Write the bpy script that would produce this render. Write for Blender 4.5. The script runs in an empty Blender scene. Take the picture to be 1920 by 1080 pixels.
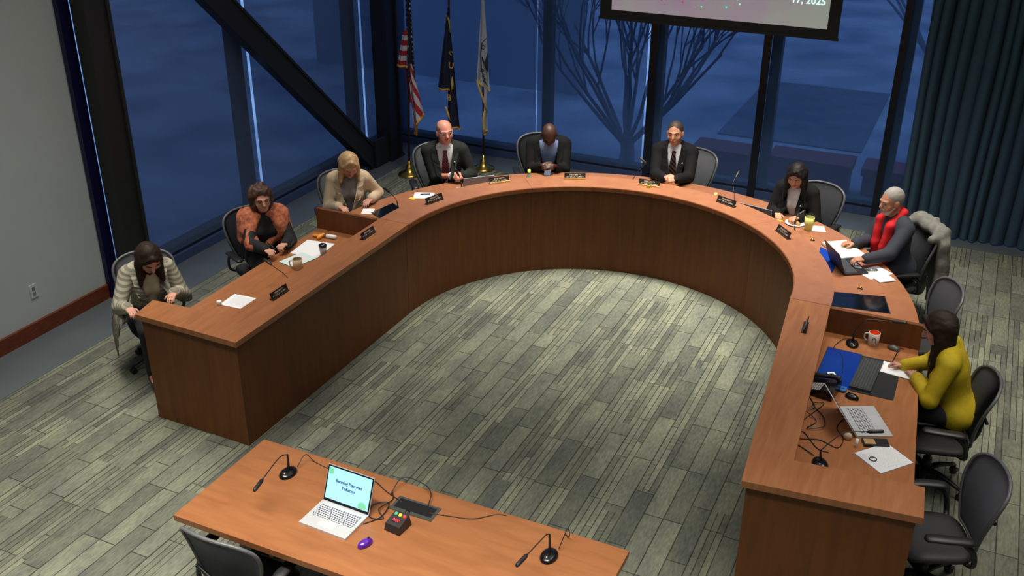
import bpy, bmesh, math, random
import numpy as np
from mathutils import Vector, Matrix
random.seed(7)
PI = math.pi
SC = bpy.context.scene
COL = SC.collection
SC.view_settings.view_transform = 'Standard'
SC.view_settings.look = 'None'

# ------------------------------------------------------------------ materials
MATS = {}
def srgb(r, g, b):
    f = lambda c: ((c/255+.055)/1.055)**2.4 if c/255 > .04045 else c/255/12.92
    return (f(r), f(g), f(b), 1)
def mat(name, col, rough=.6, metal=0, spec=.5, emit=None, es=0, coat=0, noise=0, nscale=20, stretch=(1,1,1), col2=None, bump=0, alpha=1):
    if name in MATS: return MATS[name]
    m = bpy.data.materials.new(name); m.use_nodes = True
    nt = m.node_tree; b = nt.nodes['Principled BSDF']
    b.inputs['Base Color'].default_value = col
    b.inputs['Roughness'].default_value = rough
    b.inputs['Metallic'].default_value = metal
    b.inputs['Specular IOR Level'].default_value = spec
    b.inputs['Coat Weight'].default_value = coat
    b.inputs['Alpha'].default_value = alpha
    if emit: b.inputs['Emission Color'].default_value = emit; b.inputs['Emission Strength'].default_value = es
    if noise or col2 or bump:
        tc = nt.nodes.new('ShaderNodeTexCoord'); mp = nt.nodes.new('ShaderNodeMapping')
        mp.inputs['Scale'].default_value = stretch
        n = nt.nodes.new('ShaderNodeTexNoise'); n.inputs['Scale'].default_value = nscale; n.inputs['Detail'].default_value = 4
        nt.links.new(tc.outputs['Object'], mp.inputs['Vector']); nt.links.new(mp.outputs['Vector'], n.inputs['Vector'])
        if noise or col2:
            c2 = col2 or (col[0]*(1-noise), col[1]*(1-noise), col[2]*(1-noise), 1)
            r = nt.nodes.new('ShaderNodeValToRGB')
            r.color_ramp.elements[0].position = .35; r.color_ramp.elements[1].position = .65
            r.color_ramp.elements[0].color = c2; r.color_ramp.elements[1].color = col
            nt.links.new(n.outputs['Fac'], r.inputs['Fac']); nt.links.new(r.outputs['Color'], b.inputs['Base Color'])
        if bump:
            bp = nt.nodes.new('ShaderNodeBump'); bp.inputs['Strength'].default_value = bump; bp.inputs['Distance'].default_value = .01
            nt.links.new(n.outputs['Fac'], bp.inputs['Height']); nt.links.new(bp.outputs['Normal'], b.inputs['Normal'])
    MATS[name] = m
    return m

def wood(name, base, dark, stretch, rough=.38, sp=.45):
    m = mat(name, base, rough, spec=sp)
    nt = m.node_tree; b = nt.nodes['Principled BSDF']
    tc = nt.nodes.new('ShaderNodeTexCoord'); mp = nt.nodes.new('ShaderNodeMapping'); mp.inputs['Scale'].default_value = stretch
    n = nt.nodes.new('ShaderNodeTexNoise'); n.inputs['Scale'].default_value = 6; n.inputs['Detail'].default_value = 6; n.inputs['Distortion'].default_value = .6
    r = nt.nodes.new('ShaderNodeValToRGB'); r.color_ramp.elements[0].position = .3; r.color_ramp.elements[1].position = .72
    r.color_ramp.elements[0].color = dark; r.color_ramp.elements[1].color = base
    nt.links.new(tc.outputs['Object'], mp.inputs['Vector']); nt.links.new(mp.outputs['Vector'], n.inputs['Vector'])
    nt.links.new(n.outputs['Fac'], r.inputs['Fac']); nt.links.new(r.outputs['Color'], b.inputs['Base Color'])
    return m

def carpet():
    m = bpy.data.materials.new('plank_carpet'); m.use_nodes = True
    nt = m.node_tree; N = nt.nodes; L = nt.links; b = N['Principled BSDF']
    b.inputs['Roughness'].default_value = .95; b.inputs['Specular IOR Level'].default_value = .1
    tc = N.new('ShaderNodeTexCoord'); mp = N.new('ShaderNodeMapping'); mp.inputs['Rotation'].default_value = (0, 0, PI/2)
    L.new(tc.outputs['Object'], mp.inputs['Vector'])
    def brick(w, h, off, fr, lo, hi, mort, sz):
        k = N.new('ShaderNodeTexBrick'); k.offset = off; k.offset_frequency = fr
        k.inputs['Scale'].default_value = 1; k.inputs['Brick Width'].default_value = w; k.inputs['Row Height'].default_value = h
        k.inputs['Mortar Size'].default_value = sz; k.inputs['Mortar Smooth'].default_value = .4
        k.inputs['Color1'].default_value = lo; k.inputs['Color2'].default_value = hi; k.inputs['Mortar'].default_value = mort
        L.new(mp.outputs['Vector'], k.inputs['Vector']); return k
    lo = srgb(106, 110, 101); hi = srgb(134, 138, 123); mo = srgb(68, 70, 64)
    A = brick(.62, .142, .37, 3, lo, hi, mo, .005)
    B = brick(.56, .0473, .43, 5, srgb(104, 107, 98), srgb(142, 145, 128), mo, .004)
    Cm = brick(1.1, .142, .29, 4, (0,0,0,1), (1,1,1,1), (0,0,0,1), 0)
    th = N.new('ShaderNodeMath'); th.operation = 'GREATER_THAN'; th.inputs[1].default_value = .56
    L.new(Cm.outputs['Color'], th.inputs[0])
    mx = N.new('ShaderNodeMixRGB'); L.new(th.outputs[0], mx.inputs['Fac']); L.new(A.outputs['Color'], mx.inputs['Color1']); L.new(B.outputs['Color'], mx.inputs['Color2'])
    n = N.new('ShaderNodeTexNoise'); n.inputs['Scale'].default_value = 2.4; n.inputs['Detail'].default_value = 6
    m2 = N.new('ShaderNodeMapping'); m2.inputs['Scale'].default_value = (2.2, .9, 1); L.new(tc.outputs['Object'], m2.inputs['Vector']); L.new(m2.outputs['Vector'], n.inputs['Vector'])
    r = N.new('ShaderNodeValToRGB'); r.color_ramp.elements[0].position = .35; r.color_ramp.elements[1].position = .66
    r.color_ramp.elements[0].color = (.72, .73, .78, 1); r.color_ramp.elements[1].color = (1.06, 1.06, 1.0, 1)
    L.new(n.outputs['Fac'], r.inputs['Fac'])
    ml = N.new('ShaderNodeMixRGB'); ml.blend_type = 'MULTIPLY'; ml.inputs['Fac'].default_value = 1
    L.new(mx.outputs['Color'], ml.inputs['Color1']); L.new(r.outputs['Color'], ml.inputs['Color2'])
    n3 = N.new('ShaderNodeTexNoise'); n3.inputs['Scale'].default_value = 60; n3.inputs['Detail'].default_value = 3
    m3 = N.new('ShaderNodeMapping'); m3.inputs['Scale'].default_value = (1, .25, 1); L.new(tc.outputs['Object'], m3.inputs['Vector']); L.new(m3.outputs['Vector'], n3.inputs['Vector'])
    r3 = N.new('ShaderNodeValToRGB'); r3.color_ramp.elements[0].position = .25; r3.color_ramp.elements[1].position = .75; r3.color_ramp.elements[0].color = (.62,.62,.62,1); r3.color_ramp.elements[1].color = (1.3,1.3,1.3,1)
    L.new(n3.outputs['Fac'], r3.inputs['Fac'])
    mk = N.new('ShaderNodeMixRGB'); mk.blend_type = 'MULTIPLY'; mk.inputs['Fac'].default_value = .8
    L.new(ml.outputs['Color'], mk.inputs['Color1']); L.new(r3.outputs['Color'], mk.inputs['Color2'])
    L.new(mk.outputs['Color'], b.inputs['Base Color'])
    return m

def shade_mat(name, tcol, dcol, fac):
    m = bpy.data.materials.new(name); m.use_nodes = True
    nt = m.node_tree; N = nt.nodes; L = nt.links; out = N['Material Output']; N.remove(N['Principled BSDF'])
    t = N.new('ShaderNodeBsdfTransparent'); t.inputs['Color'].default_value = tcol
    d = N.new('ShaderNodeBsdfDiffuse'); d.inputs['Color'].default_value = dcol
    x = N.new('ShaderNodeMixShader'); x.inputs['Fac'].default_value = fac
    L.new(d.outputs[0], x.inputs[1]); L.new(t.outputs[0], x.inputs[2]); L.new(x.outputs[0], out.inputs['Surface'])
    return m
def glass_mat():
    m = bpy.data.materials.new('window_glass'); m.use_nodes = True
    nt = m.node_tree; N = nt.nodes; L = nt.links; out = N['Material Output']; N.remove(N['Principled BSDF'])
    t = N.new('ShaderNodeBsdfTransparent'); t.inputs['Color'].default_value = (.9, .95, 1, 1)
    d = N.new('ShaderNodeBsdfGlossy'); d.inputs['Roughness'].default_value = .03
    x = N.new('ShaderNodeMixShader'); x.inputs['Fac'].default_value = .06
    L.new(t.outputs[0], x.inputs[1]); L.new(d.outputs[0], x.inputs[2]); L.new(x.outputs[0], out.inputs['Surface'])
    return m
def stripe_mat(name, c1, c2, scale, rot=(0,0,0), thresh=.5, rough=.8, sharp=.04):
    m = mat(name, c1, rough)
    nt = m.node_tree; N = nt.nodes; L = nt.links; b = N['Principled BSDF']
    tc = N.new('ShaderNodeTexCoord'); mp = N.new('ShaderNodeMapping'); mp.inputs['Rotation'].default_value = rot
    w = N.new('ShaderNodeTexWave'); w.inputs['Scale'].default_value = scale; w.bands_direction = 'Z'; w.inputs['Distortion'].default_value = .6; w.inputs['Detail'].default_value = 1
    r = N.new('ShaderNodeValToRGB'); r.color_ramp.elements[0].position = thresh-sharp; r.color_ramp.elements[1].position = thresh+sharp
    r.color_ramp.elements[0].color = c1; r.color_ramp.elements[1].color = c2
    L.new(tc.outputs['Object'], mp.inputs['Vector']); L.new(mp.outputs['Vector'], w.inputs['Vector']); L.new(w.outputs['Fac'], r.inputs['Fac']); L.new(r.outputs['Color'], b.inputs['Base Color'])
    return m

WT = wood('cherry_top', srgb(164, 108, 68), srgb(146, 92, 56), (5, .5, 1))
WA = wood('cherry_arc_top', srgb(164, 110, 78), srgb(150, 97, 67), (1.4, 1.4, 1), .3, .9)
WF = wood('cherry_front_shaded', srgb(114, 70, 38), srgb(98, 59, 32), (3, 3, .25), .5, .25)  # same cherry as the tops, dim light on the fronts darkened into the colour
WL = wood('table_top_wood', srgb(160, 105, 66), srgb(142, 91, 56), (.5, 3, 1), .3)
EDGE = wood('cherry_edging', srgb(150, 88, 48), srgb(120, 66, 34), (2, 2, 2), .4)
CARPET = carpet()
BLK = mat('black_plastic', srgb(30, 31, 34), .45)
BLKG = mat('gloss_black_plastic', srgb(20, 20, 23), .2)
DG = mat('dark_grey_plastic', srgb(58, 60, 64), .5)
GMESH = mat('chair_mesh_fabric', srgb(98, 100, 108), .55, noise=.25, nscale=300)
GFR = mat('chair_frame_grey', srgb(92, 94, 98), .4)
SEATM = mat('chair_seat_fabric', srgb(42, 43, 46), .6, noise=.3, nscale=250)
SILVER = mat('laptop_silver', srgb(205, 208, 212), .35, metal=.3)
STEEL = mat('steel', srgb(170, 172, 176), .3, metal=1)
PAPER = mat('white_paper', srgb(238, 240, 244), .8)
BRASS = mat('brass', srgb(210, 170, 80), .25, metal=1)
COLM = mat('steel_column_paint', srgb(30, 33, 34), .55)
WALLW = mat('painted_wall', srgb(178, 187, 189), .9, noise=.04, nscale=2)
WALLD = mat('dark_wall', srgb(120, 122, 124), .9)
CEIL = mat('ceiling_paint', srgb(150, 150, 148), .9)
SKIN = lambda n, c, c2: mat(n, srgb(*c), .5, col2=srgb(*c2), nscale=14)

# ------------------------------------------------------------------ mesh helpers
def link(o, parent=None):
    COL.objects.link(o)
    if parent: o.parent = parent
    return o
def from_bm(name, bm, m, parent=None, smooth=False, loc=None):
    me = bpy.data.meshes.new(name); bmesh.ops.recalc_face_normals(bm, faces=bm.faces[:]); bm.to_mesh(me); bm.free()
    for x in (m if isinstance(m, (list, tuple)) else [m]): me.materials.append(x)
    if smooth: me.shade_smooth()
    o = bpy.data.objects.new(name, me); link(o, parent)
    if loc is not None: o.location = loc
    return o
def empty(name, loc=(0,0,0), rz=0):
    o = bpy.data.objects.new(name, None); o.empty_display_size = .1; o.location = loc; o.rotation_euler = (0, 0, rz); link(o); return o
def tag(o, label=None, cat=None, group=None, kind=None):
    if label: o['label'] = label
    if cat: o['category'] = cat
    if group: o['group'] = group
    if kind: o['kind'] = kind
    return o
def box(bm, c, s, M=None, mi=0):
    vs = []
    for dx, dy, dz in ((-1,-1,-1),(1,-1,-1),(1,1,-1),(-1,1,-1),(-1,-1,1),(1,-1,1),(1,1,1),(-1,1,1)):
        p = Vector((c[0]+dx*s[0]/2, c[1]+dy*s[1]/2, c[2]+dz*s[2]/2))
        vs.append(bm.verts.new(M @ p if M else p))
    for f in ((0,3,2,1),(4,5,6,7),(0,1,5,4),(1,2,6,5),(2,3,7,6),(3,0,4,7)):
        bm.faces.new([vs[i] for i in f]).material_index = mi
    return vs
def bevel(bm, w, seg=2):
    bmesh.ops.bevel(bm, geom=[e for e in bm.edges if e.calc_face_angle(0) > .5], offset=w, segments=seg, affect='EDGES', profile=.5)
def bbox_obj(name, c, s, m, parent=None, bv=0, rz=0, loc=None):
    bm = bmesh.new(); box(bm, c, s, Matrix.Rotation(rz, 4, 'Z') if rz else None)
    if bv: bevel(bm, bv)
    return from_bm(name, bm, m, parent, loc=loc)
def prism(bm, poly, z0, z1):
    a = [bm.verts.new((x, y, z0)) for x, y in poly]; b = [bm.verts.new((x, y, z1)) for x, y in poly]
    bm.faces.new(a[::-1]); bm.faces.new(b); n = len(poly)
    for i in range(n): bm.faces.new((a[i], a[(i+1) % n], b[(i+1) % n], b[i]))
def prism_obj(name, poly, z0, z1, m, parent=None, bv=0, smooth=False):
    bm = bmesh.new(); prism(bm, poly, z0, z1)
    if bv: bmesh.ops.bevel(bm, geom=[e for e in bm.edges if e.calc_face_angle(0) > .8], offset=bv, segments=2, affect='EDGES', profile=.5)
    return from_bm(name, bm, m, parent)
def tube(bm, pts, r, n=8, caps=True, flat=None):
    pts = [Vector(p) for p in pts]; R = r if isinstance(r, (list, tuple)) else [r]*len(pts)
    rings = []; up = Vector((0, 0, 1)); prev = None
    for i, p in enumerate(pts):
        t = (pts[min(i+1, len(pts)-1)] - pts[max(i-1, 0)]).normalized()
        if prev is None:
            a = t.cross(up);
            if a.length < .1: a = t.cross(Vector((0, 1, 0)))
            a.normalize()
        else:
            a = (prev - t*prev.dot(t)).normalized()
        prev = a; b = t.cross(a)
        fz = flat or 1
        rings.append([bm.verts.new(p + (a*math.cos(2*PI*k/n) + b*math.sin(2*PI*k/n)*fz)*R[i]) for k in range(n)])
    for i in range(len(rings)-1):
        for k in range(n):
            bm.faces.new((rings[i][k], rings[i][(k+1) % n], rings[i+1][(k+1) % n], rings[i+1][k]))
    if caps: bm.faces.new(rings[0][::-1]); bm.faces.new(rings[-1])
def spline(pts, n=8):
    P = [Vector(p) for p in pts]; out = []
    Q = [2*P[0]-P[1]] + P + [2*P[-1]-P[-2]]
    for i in range(1, len(Q)-2):
        for k in range(n):
            t = k/n; a, b, c, d = Q[i-1], Q[i], Q[i+1], Q[i+2]
            out.append(.5*((2*b)+(c-a)*t+(2*a-5*b+4*c-d)*t*t+(3*b-a-3*c+d)*t*t*t))
    out.append(P[-1]); return out
def tube_obj(name, pts, r, m, parent=None, n=8, sm=0, flat=None):
    bm = bmesh.new()
    if sm:
        q = spline(pts, sm)
        if isinstance(r, (list, tuple)):
            rr = []
            for i in range(len(q)):
                u = i/(len(q)-1)*(len(r)-1); k = min(int(u), len(r)-2); rr.append(r[k]+(r[k+1]-r[k])*(u-k))
            r = rr
        pts = q
    tube(bm, pts, r, n, flat=flat); return from_bm(name, bm, m, parent, smooth=True)
def lathe(bm, prof, n=24, c=(0,0,0), closed=False, mi=0):
    rings = []
    for r, z in prof:
        if r < 1e-5: rings.append([bm.verts.new((c[0], c[1], c[2]+z))])
        else: rings.append([bm.verts.new((c[0]+r*math.cos(2*PI*k/n), c[1]+r*math.sin(2*PI*k/n), c[2]+z)) for k in range(n)])
    for a, b in zip(rings, rings[1:]):
        for k in range(n):
            q = [a[k % len(a)], a[(k+1) % len(a)], b[(k+1) % len(b)], b[k % len(b)]]
            u = []
            for v in q:
                if v not in u: u.append(v)
            if len(u) > 2:
                try: bm.faces.new(u).material_index = mi
                except ValueError: pass
def lathe_obj(name, prof, m, parent=None, n=24, c=(0,0,0), smooth=True):
    bm = bmesh.new(); lathe(bm, prof, n, c); o = from_bm(name, bm, m, parent, smooth=smooth)
    return o
def text_obj(name, s, size, m, parent, loc, rot, ext=.0006, align='CENTER', font_sx=1):
    c = bpy.data.curves.new(name, 'FONT'); c.body = s; c.size = size; c.extrude = ext; c.align_x = align; c.align_y = 'CENTER'; c.resolution_u = 3; c.offset = size*.018
    c.materials.append(m)
    t = bpy.data.objects.new('tmp', c); COL.objects.link(t)
    dg = bpy.context.evaluated_depsgraph_get(); me = bpy.data.meshes.new_from_object(t.evaluated_get(dg))
    bpy.data.objects.remove(t)
    o = bpy.data.objects.new(name, me); link(o, parent); o.location = loc; o.rotation_euler = rot
    if not me.materials: me.materials.append(m)
    return o
def copy_tree(o, parent=None):
    c = o.copy(); COL.objects.link(c)
    if parent: c.parent = parent
    for ch in list(o.children): copy_tree(ch, c)
    return c

# ------------------------------------------------------------------ the room
def struct(o): o['kind'] = 'structure'; return o
CH = 5.7
struct(bbox_obj('floor', (-1.6, 4.5, -.05), (11.8, 15.4, .1), CARPET))
SM = mat('smooth_floor_border', srgb(92, 100, 106), .35, noise=.1, nscale=3)
bm = bmesh.new(); prism(bm, [(-7.5, -3), (-6.89, -3), (-6.89, 11.55), (4.2, 11.55), (4.2, 12.15), (-7.5, 12.15)], 0, .003)
struct(from_bm('trim_1', bm, SM))
struct(bbox_obj('ceiling', (-1.6, 4.5, CH+.05), (11.8, 15.4, .1), CEIL))
struct(bbox_obj('wall_left', (-7.6, 1.75, CH/2), (.2, 9.5, CH), WALLW))
struct(bbox_obj('wall_right', (4.3, 4.5, CH/2), (.2, 15.4, CH), WALLD))
struct(bbox_obj('wall_front', (-1.6, -3.1, CH/2), (11.8, .2, CH), WALLD))
struct(bbox_obj('baseboard_left', (-7.485, 1.75, .075), (.03, 9.5, .15), wood('baseboard_wood', srgb(120, 58, 34), srgb(92, 42, 24), (1, 2, 8), .35), bv=.004))
FRM = mat('window_frame_dark', srgb(22, 26, 38), .4)
SLB = mat('sill_blue', srgb(60, 78, 120), .5)
GLS = glass_mat()
SHL = shade_mat('roller_shade_left', (.5, .65, .9, 1), srgb(84, 100, 130), .12)
SHB = shade_mat('roller_shade_back', (.55, .72, 1.0, 1), srgb(70, 96, 140), .22)
def window(n, a, b, z0, z1):
    """glazed bay from a to b (x,y) with frame, glass pane"""
    a = Vector((a[0], a[1], 0)); b = Vector((b[0], b[1], 0)); d = (b-a); L = d.length; rz = math.atan2(d.y, d.x); c = (a+b)/2
    w = empty('window_%d' % n, (c.x, c.y, 0), rz); struct(w)
    bm = bmesh.new()
    box(bm, (0, 0, z0-.03), (L, .14, .1)); box(bm, (0, 0, z1-.04), (L, .14, .08))
    box(bm, (-L/2+.03, 0, (z0+z1)/2), (.06, .14, z1-z0)); box(bm, (L/2-.03, 0, (z0+z1)/2), (.06, .14, z1-z0))
    from_bm('window_frame', bm, FRM, w)
    bbox_obj('window_pane', (0, 0, (z0+z1)/2), (L-.1, .01, z1-z0-.02), GLS, w)
    return w
LY = [6.5, 8.92, 11.2, 12.15]
for i in range(3): window(i+1, (-7.62, LY[i]), (-7.62, LY[i+1]), .12, CH)
BX = [-7.5, -5.2, -3.68, -2.24, -.78, 1.2, 3.0, 4.2]
for i in range(7): window(i+4, (BX[i], 12.27), (BX[i+1], 12.27), .12, CH)
# low sills
struct(bbox_obj('trim_2', (-7.56, 9.35, .05), (.3, 5.6, .1), SLB)); struct(bbox_obj('trim_3', (-1.65, 12.22, .05), (11.7, .3, .1), SLB))
def shade(p, q, z0, z1, m, label, off):
    a = Vector((p[0], p[1], 0)); b = Vector((q[0], q[1], 0)); d = b-a; L = d.length; c = (a+b)/2
    s = empty('roller_shade', (c.x, c.y, 0), math.atan2(d.y, d.x)); tag(s, label, 'shade', 'roller shades on the window walls')
    bm = bmesh.new(); v = [bm.verts.new(x) for x in ((-L/2, off, z0), (L/2, off, z0), (L/2, off, z1), (-L/2, off, z1))]; bm.faces.new(v)
    from_bm('shade_fabric', bm, m, s)
    bbox_obj('hem_bar', (0, off, z0), (L, .02, .03), FRM, s)
    return s
X0 = -7.46
shade((X0, 6.645), (X0, 8.95), .115, CH-.1, SHL, 'dark blue roller shade on left wall between big column and bright slit', 0)
shade((X0, 8.995), (X0, 11.235), .115, CH-.1, SHL, 'dark blue roller shade behind the diagonal brace by the blonde woman', 0)
shade((X0, 11.28), (X0, 12.1), .115, CH-.1, SHL, 'narrow blue roller shade strip beside the corner column', 0)
Y0 = 12.1
shade((-7.4, Y0), (-5.305, Y0), .115, CH-.1, SHB, 'blue roller shade behind the three flags', 0)
shade((-5.29, Y0), (-3.797, Y0), .115, CH-.1, SHB, 'blue roller shade behind the man in light blue shirt', 0)
shade((-3.772, Y0), (-2.34, Y0), .115, CH-.1, SHB, 'blue roller shade showing tree branches behind the man in striped tie', 0)
shade((-2.32, Y0), (-.85, Y0), .115, CH-.1, SHB, 'blue roller shade behind the dark haired woman', 0)
shade((-.83, Y0), (1.2, Y0), .115, CH-.1, SHB, 'blue roller shade partly hidden by the pleated curtain', 0)
n = 4
for x, w in ((-3.71, .10), (-2.33, .09), (-.84, .075)):
    struct(bbox_obj('trim_%d' % n, (x, 12.075, CH/2), (w, .03, CH), FRM)); n += 1
struct(bbox_obj('trim_%d' % n, (-7.46, 6.552, CH/2), (.05, .125, CH), mat('blue_edge_strip', srgb(12, 14, 60), .4))); n += 1
# steel columns and diagonal brace
def column(x, y, w, d, label, tw=.04):
    c = empty('steel_column', (x, y, 0)); tag(c, label, 'column')
    bm = bmesh.new(); box(bm, (0, -d/2+tw/2, CH/2), (w, tw, CH)); box(bm, (0, d/2-tw/2, CH/2), (w, tw, CH)); box(bm, (0, 0, CH/2), (w-.05, d-.02, CH))
    box(bm, (-w/2+tw, 0, CH/2), (tw*.6, d-.04, CH)); from_bm('flanges', bm, COLM, c)
    bm = bmesh.new(); box(bm, (0, 0, .012), (w+.04, d+.04, .024)); bevel(bm, .005)
    for sx in (-1, 1):
        for sy in (-1, 1): lathe(bm, [(0, .05), (.015, .05), (.015, .02), (0, .02)], 6, (sx*(w/2), sy*(d/2), 0))
    from_bm('base_plate', bm, COLM, c)
    return c
column(-7.28, 6.71, .16, .30, 'wide black steel column at the end of the pale left wall')
column(-7.2, 11.43, .22, .30, 'black steel column in the far corner beside the flags')
br = empty('diagonal_brace', (-7.2, 10.9, 0)); tag(br, 'thick black diagonal steel brace descending to the foot of corner column', 'brace')
a = Vector((0, .28, -.08)); b2 = Vector((0, 7.0-10.9, 3.83)); 
bm = bmesh.new(); d = b2-a; ang = math.atan2(d.z, d.y); Mx = Matrix.Translation((a+b2)/2) @ Matrix.Rotation(ang, 4, 'X')
box(bm, (0, 0, .12), (.14, d.length, .03), Mx); box(bm, (0, 0, -.12), (.14, d.length, .03), Mx); box(bm, (0, 0, 0), (.10, d.length, .23), Mx)
bmesh.ops.bisect_plane(bm, geom=bm.verts[:]+bm.edges[:]+bm.faces[:], plane_co=(0, 0, .03), plane_no=(0, 0, -1), clear_outer=True)
from_bm('brace_beam', bm, COLM, br)

bbox_obj('gusset_plate', (.07, .2, .2), (.03, .34, .36), COLM, br, bv=.004)

# outlet
o = empty('wall_outlet', (-7.5, 5.67, .44)); tag(o, 'small white outlet plate low on the pale left wall', 'outlet')
bbox_obj('cover_plate', (.004, 0, 0), (.008, .08, .13), mat('outlet_white', srgb(190, 195, 196), .4), o, bv=.002)
bm = bmesh.new()
for z in (-.025, .025): box(bm, (.009, 0, z), (.004, .03, .03))
from_bm('sockets', bm, mat('outlet_dark', srgb(120, 122, 124), .4), o)

# curtain
cu = empty('pleated_curtain', (-.6, 11.8, 0)); tag(cu, 'tall dark teal pleated curtain hanging at the right of the windows', 'curtain')
bm = bmesh.new(); cols = []; nx = 700
for i in range(nx+1):
    s = i/nx; x = s*4.7; ph = x*2*PI/.118
    ph += 1.5*math.sin(x*2.7)+1.1*math.sin(x*7.1)+.5*math.sin(x*15)
    col = []
    for k in range(12):
        z = .02 + k/11*(CH-.1)
        am = (.05+.018*math.sin(x*9.3))*(1-.25*k/11)
        y = am*math.sin(ph+.35*math.sin(z*1.3+x)) + .02*math.sin(ph*.5)
        col.append(bm.verts.new((x+.022*math.cos(ph)+.01*math.sin(z*2+x*5), y, z)))
    cols.append(col)
for i in range(nx):
    for k in range(11): bm.faces.new((cols[i][k], cols[i+1][k], cols[i+1][k+1], cols[i][k+1]))
from_bm('curtain_fabric', bm, mat('teal_curtain', srgb(58, 84, 104), .85), cu, smooth=True)
tube_obj('curtain_rail', [(-.05, 0, CH-.06), (4.75, 0, CH-.06)], .02, DG, cu)

# projection screen
ps = empty('projection_screen', (-2.83, 11.4, 2.2)); tag(ps, 'projection screen with black border lowered in front of the windows', 'screen')
bm = bmesh.new(); box(bm, (0, .006, .9), (2.73, .008, 1.8)); from_bm('screen_border', bm, mat('screen_black', srgb(18, 20, 18), .8), ps)
def screen_mat():
    m = mat('projected_picture', srgb(150, 150, 148), .9); nt = m.node_tree; N = nt.nodes; L = nt.links; b = N['Principled BSDF']
    tc = N.new('ShaderNodeTexCoord'); n = N.new('ShaderNodeTexNoise'); n.inputs['Scale'].default_value = 1.3; n.inputs['Detail'].default_value = 3
    r = N.new('ShaderNodeValToRGB'); e = r.color_ramp.elements; e[0].position = .35; e[0].color = srgb(150, 130, 150); e[1].position = .6; e[1].color = srgb(146, 152, 144)
    L.new(tc.outputs['Object'], n.inputs['Vector']); L.new(n.outputs['Fac'], r.inputs['Fac'])
    vo = N.new('ShaderNodeTexVoronoi'); vo.inputs['Scale'].default_value = 17; L.new(tc.outputs['Object'], vo.inputs['Vector'])
    lt_ = N.new('ShaderNodeMath'); lt_.operation = 'LESS_THAN'; lt_.inputs[1].default_value = .17; L.new(vo.outputs['Distance'], lt_.inputs[0])
    sx = N.new('ShaderNodeSeparateXYZ'); L.new(tc.outputs['Object'], sx.inputs[0])
    ab = N.new('ShaderNodeMath'); ab.operation = 'ADD'; ab.inputs[1].default_value = .12; L.new(sx.outputs['X'], ab.inputs[0]); a2 = N.new('ShaderNodeMath'); a2.operation = 'ABSOLUTE'; L.new(ab.outputs[0], a2.inputs[0])
    a3 = N.new('ShaderNodeMath'); a3.operation = 'LESS_THAN'; a3.inputs[1].default_value = .52; L.new(a2.outputs[0], a3.inputs[0])
    z1 = N.new('ShaderNodeMath'); z1.operation = 'GREATER_THAN'; z1.inputs[1].default_value = .2; L.new(sx.outputs['Z'], z1.inputs[0])
    q1 = N.new('ShaderNodeMath'); q1.operation = 'MULTIPLY'; L.new(lt_.outputs[0], q1.inputs[0]); L.new(a3.outputs[0], q1.inputs[1]); q2 = N.new('ShaderNodeMath'); q2.operation = 'MULTIPLY'; L.new(q1.outputs[0], q2.inputs[0]); L.new(z1.outputs[0], q2.inputs[1])
    hs = N.new('ShaderNodeHueSaturation'); hs.inputs['Saturation'].default_value = 1.6; hs.inputs['Value'].default_value = 1.3; L.new(vo.outputs['Color'], hs.inputs['Color'])
    mx = N.new('ShaderNodeMixRGB'); L.new(q2.outputs[0], mx.inputs['Fac']); L.new(r.outputs['Color'], mx.inputs['Color1']); L.new(hs.outputs['Color'], mx.inputs['Color2']); r = mx
    L.new(r.outputs['Color'], b.inputs['Base Color']); L.new(r.outputs['Color'], b.inputs['Emission Color']); b.inputs['Emission Strength'].default_value = .62
    return m
bbox_obj('picture_area', (.01, -.0, .94), (2.46, .004, 1.7), screen_mat(), ps)
bbox_obj('bottom_bar', (0, .004, -.01), (2.75, .03, .03), mat('screen_black', (0,0,0,1)), ps, bv=.005)
text_obj('date_lettering', '17, 2025', .105, mat('screen_text', srgb(205, 240, 240), .5, emit=srgb(205, 240, 240), es=1), ps, (1.01, -.006, .375), (PI/2, 0, 0))

# ------------------------------------------------------------------ outside
g = bbox_obj('ground', (-3, 15, -.35), (90, 90, .1), mat('snowy_ground', srgb(238, 240, 245), .9, col2=srgb(176, 184, 200), nscale=.7, stretch=(1, 1.1, 1))); struct(g)
g3 = bbox_obj('pavement', (-2.5, 17.2, -.29), (2.2, 3.6, .02), mat('asphalt', srgb(150, 158, 170), .9, noise=.2, nscale=3)); struct(g3)
BARK = mat('tree_bark', srgb(165, 170, 180), .9)
def tree(x, y, h, seed, label):
    rnd = random.Random(seed); t = empty('bare_tree', (x, y, -.3)); tag(t, label, 'tree')
    bm = bmesh.new(); br = bmesh.new()
    tube(bm, [(0, 0, 0), (.02, .02, h*.04), (0, 0, h*.09)], [.13, .11, .10], 8)
    from_bm('trunk', bm, BARK, t, True)
    def grow(p, d, L, r, depth):
        pts = [p]; q = p
        for k in range(4):
            d = (d + Vector((rnd.uniform(-.16, .16), rnd.uniform(-.16, .16), rnd.uniform(-.02, .12)))).normalized(); q = q + d*L/4; pts.append(q)
        tube(br, pts, [r*(1-.13*k) for k in range(5)], 5)
        if depth > 0:
            for k in range(3 if depth > 1 else 4):
                b = pts[rnd.choice((2, 3, 4))]; dd = (d + Vector((rnd.uniform(-.6, .6), rnd.uniform(-.5, .5), rnd.uniform(-.1, .35)))).normalized()
                grow(b, dd, L*rnd.uniform(.55, .8), r*.55, depth-1)
    for k in range(15):
        a = k/15*2*PI+rnd.uniform(-.2, .2); sp_ = rnd.uniform(.5, 1.3); grow(Vector((0, 0, h*.06)), Vector((math.cos(a)*sp_, math.sin(a)*.4+.1, .85)).normalized(), h*.42, .034, 3)
    from_bm('branches', br, BARK, t, True)
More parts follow.
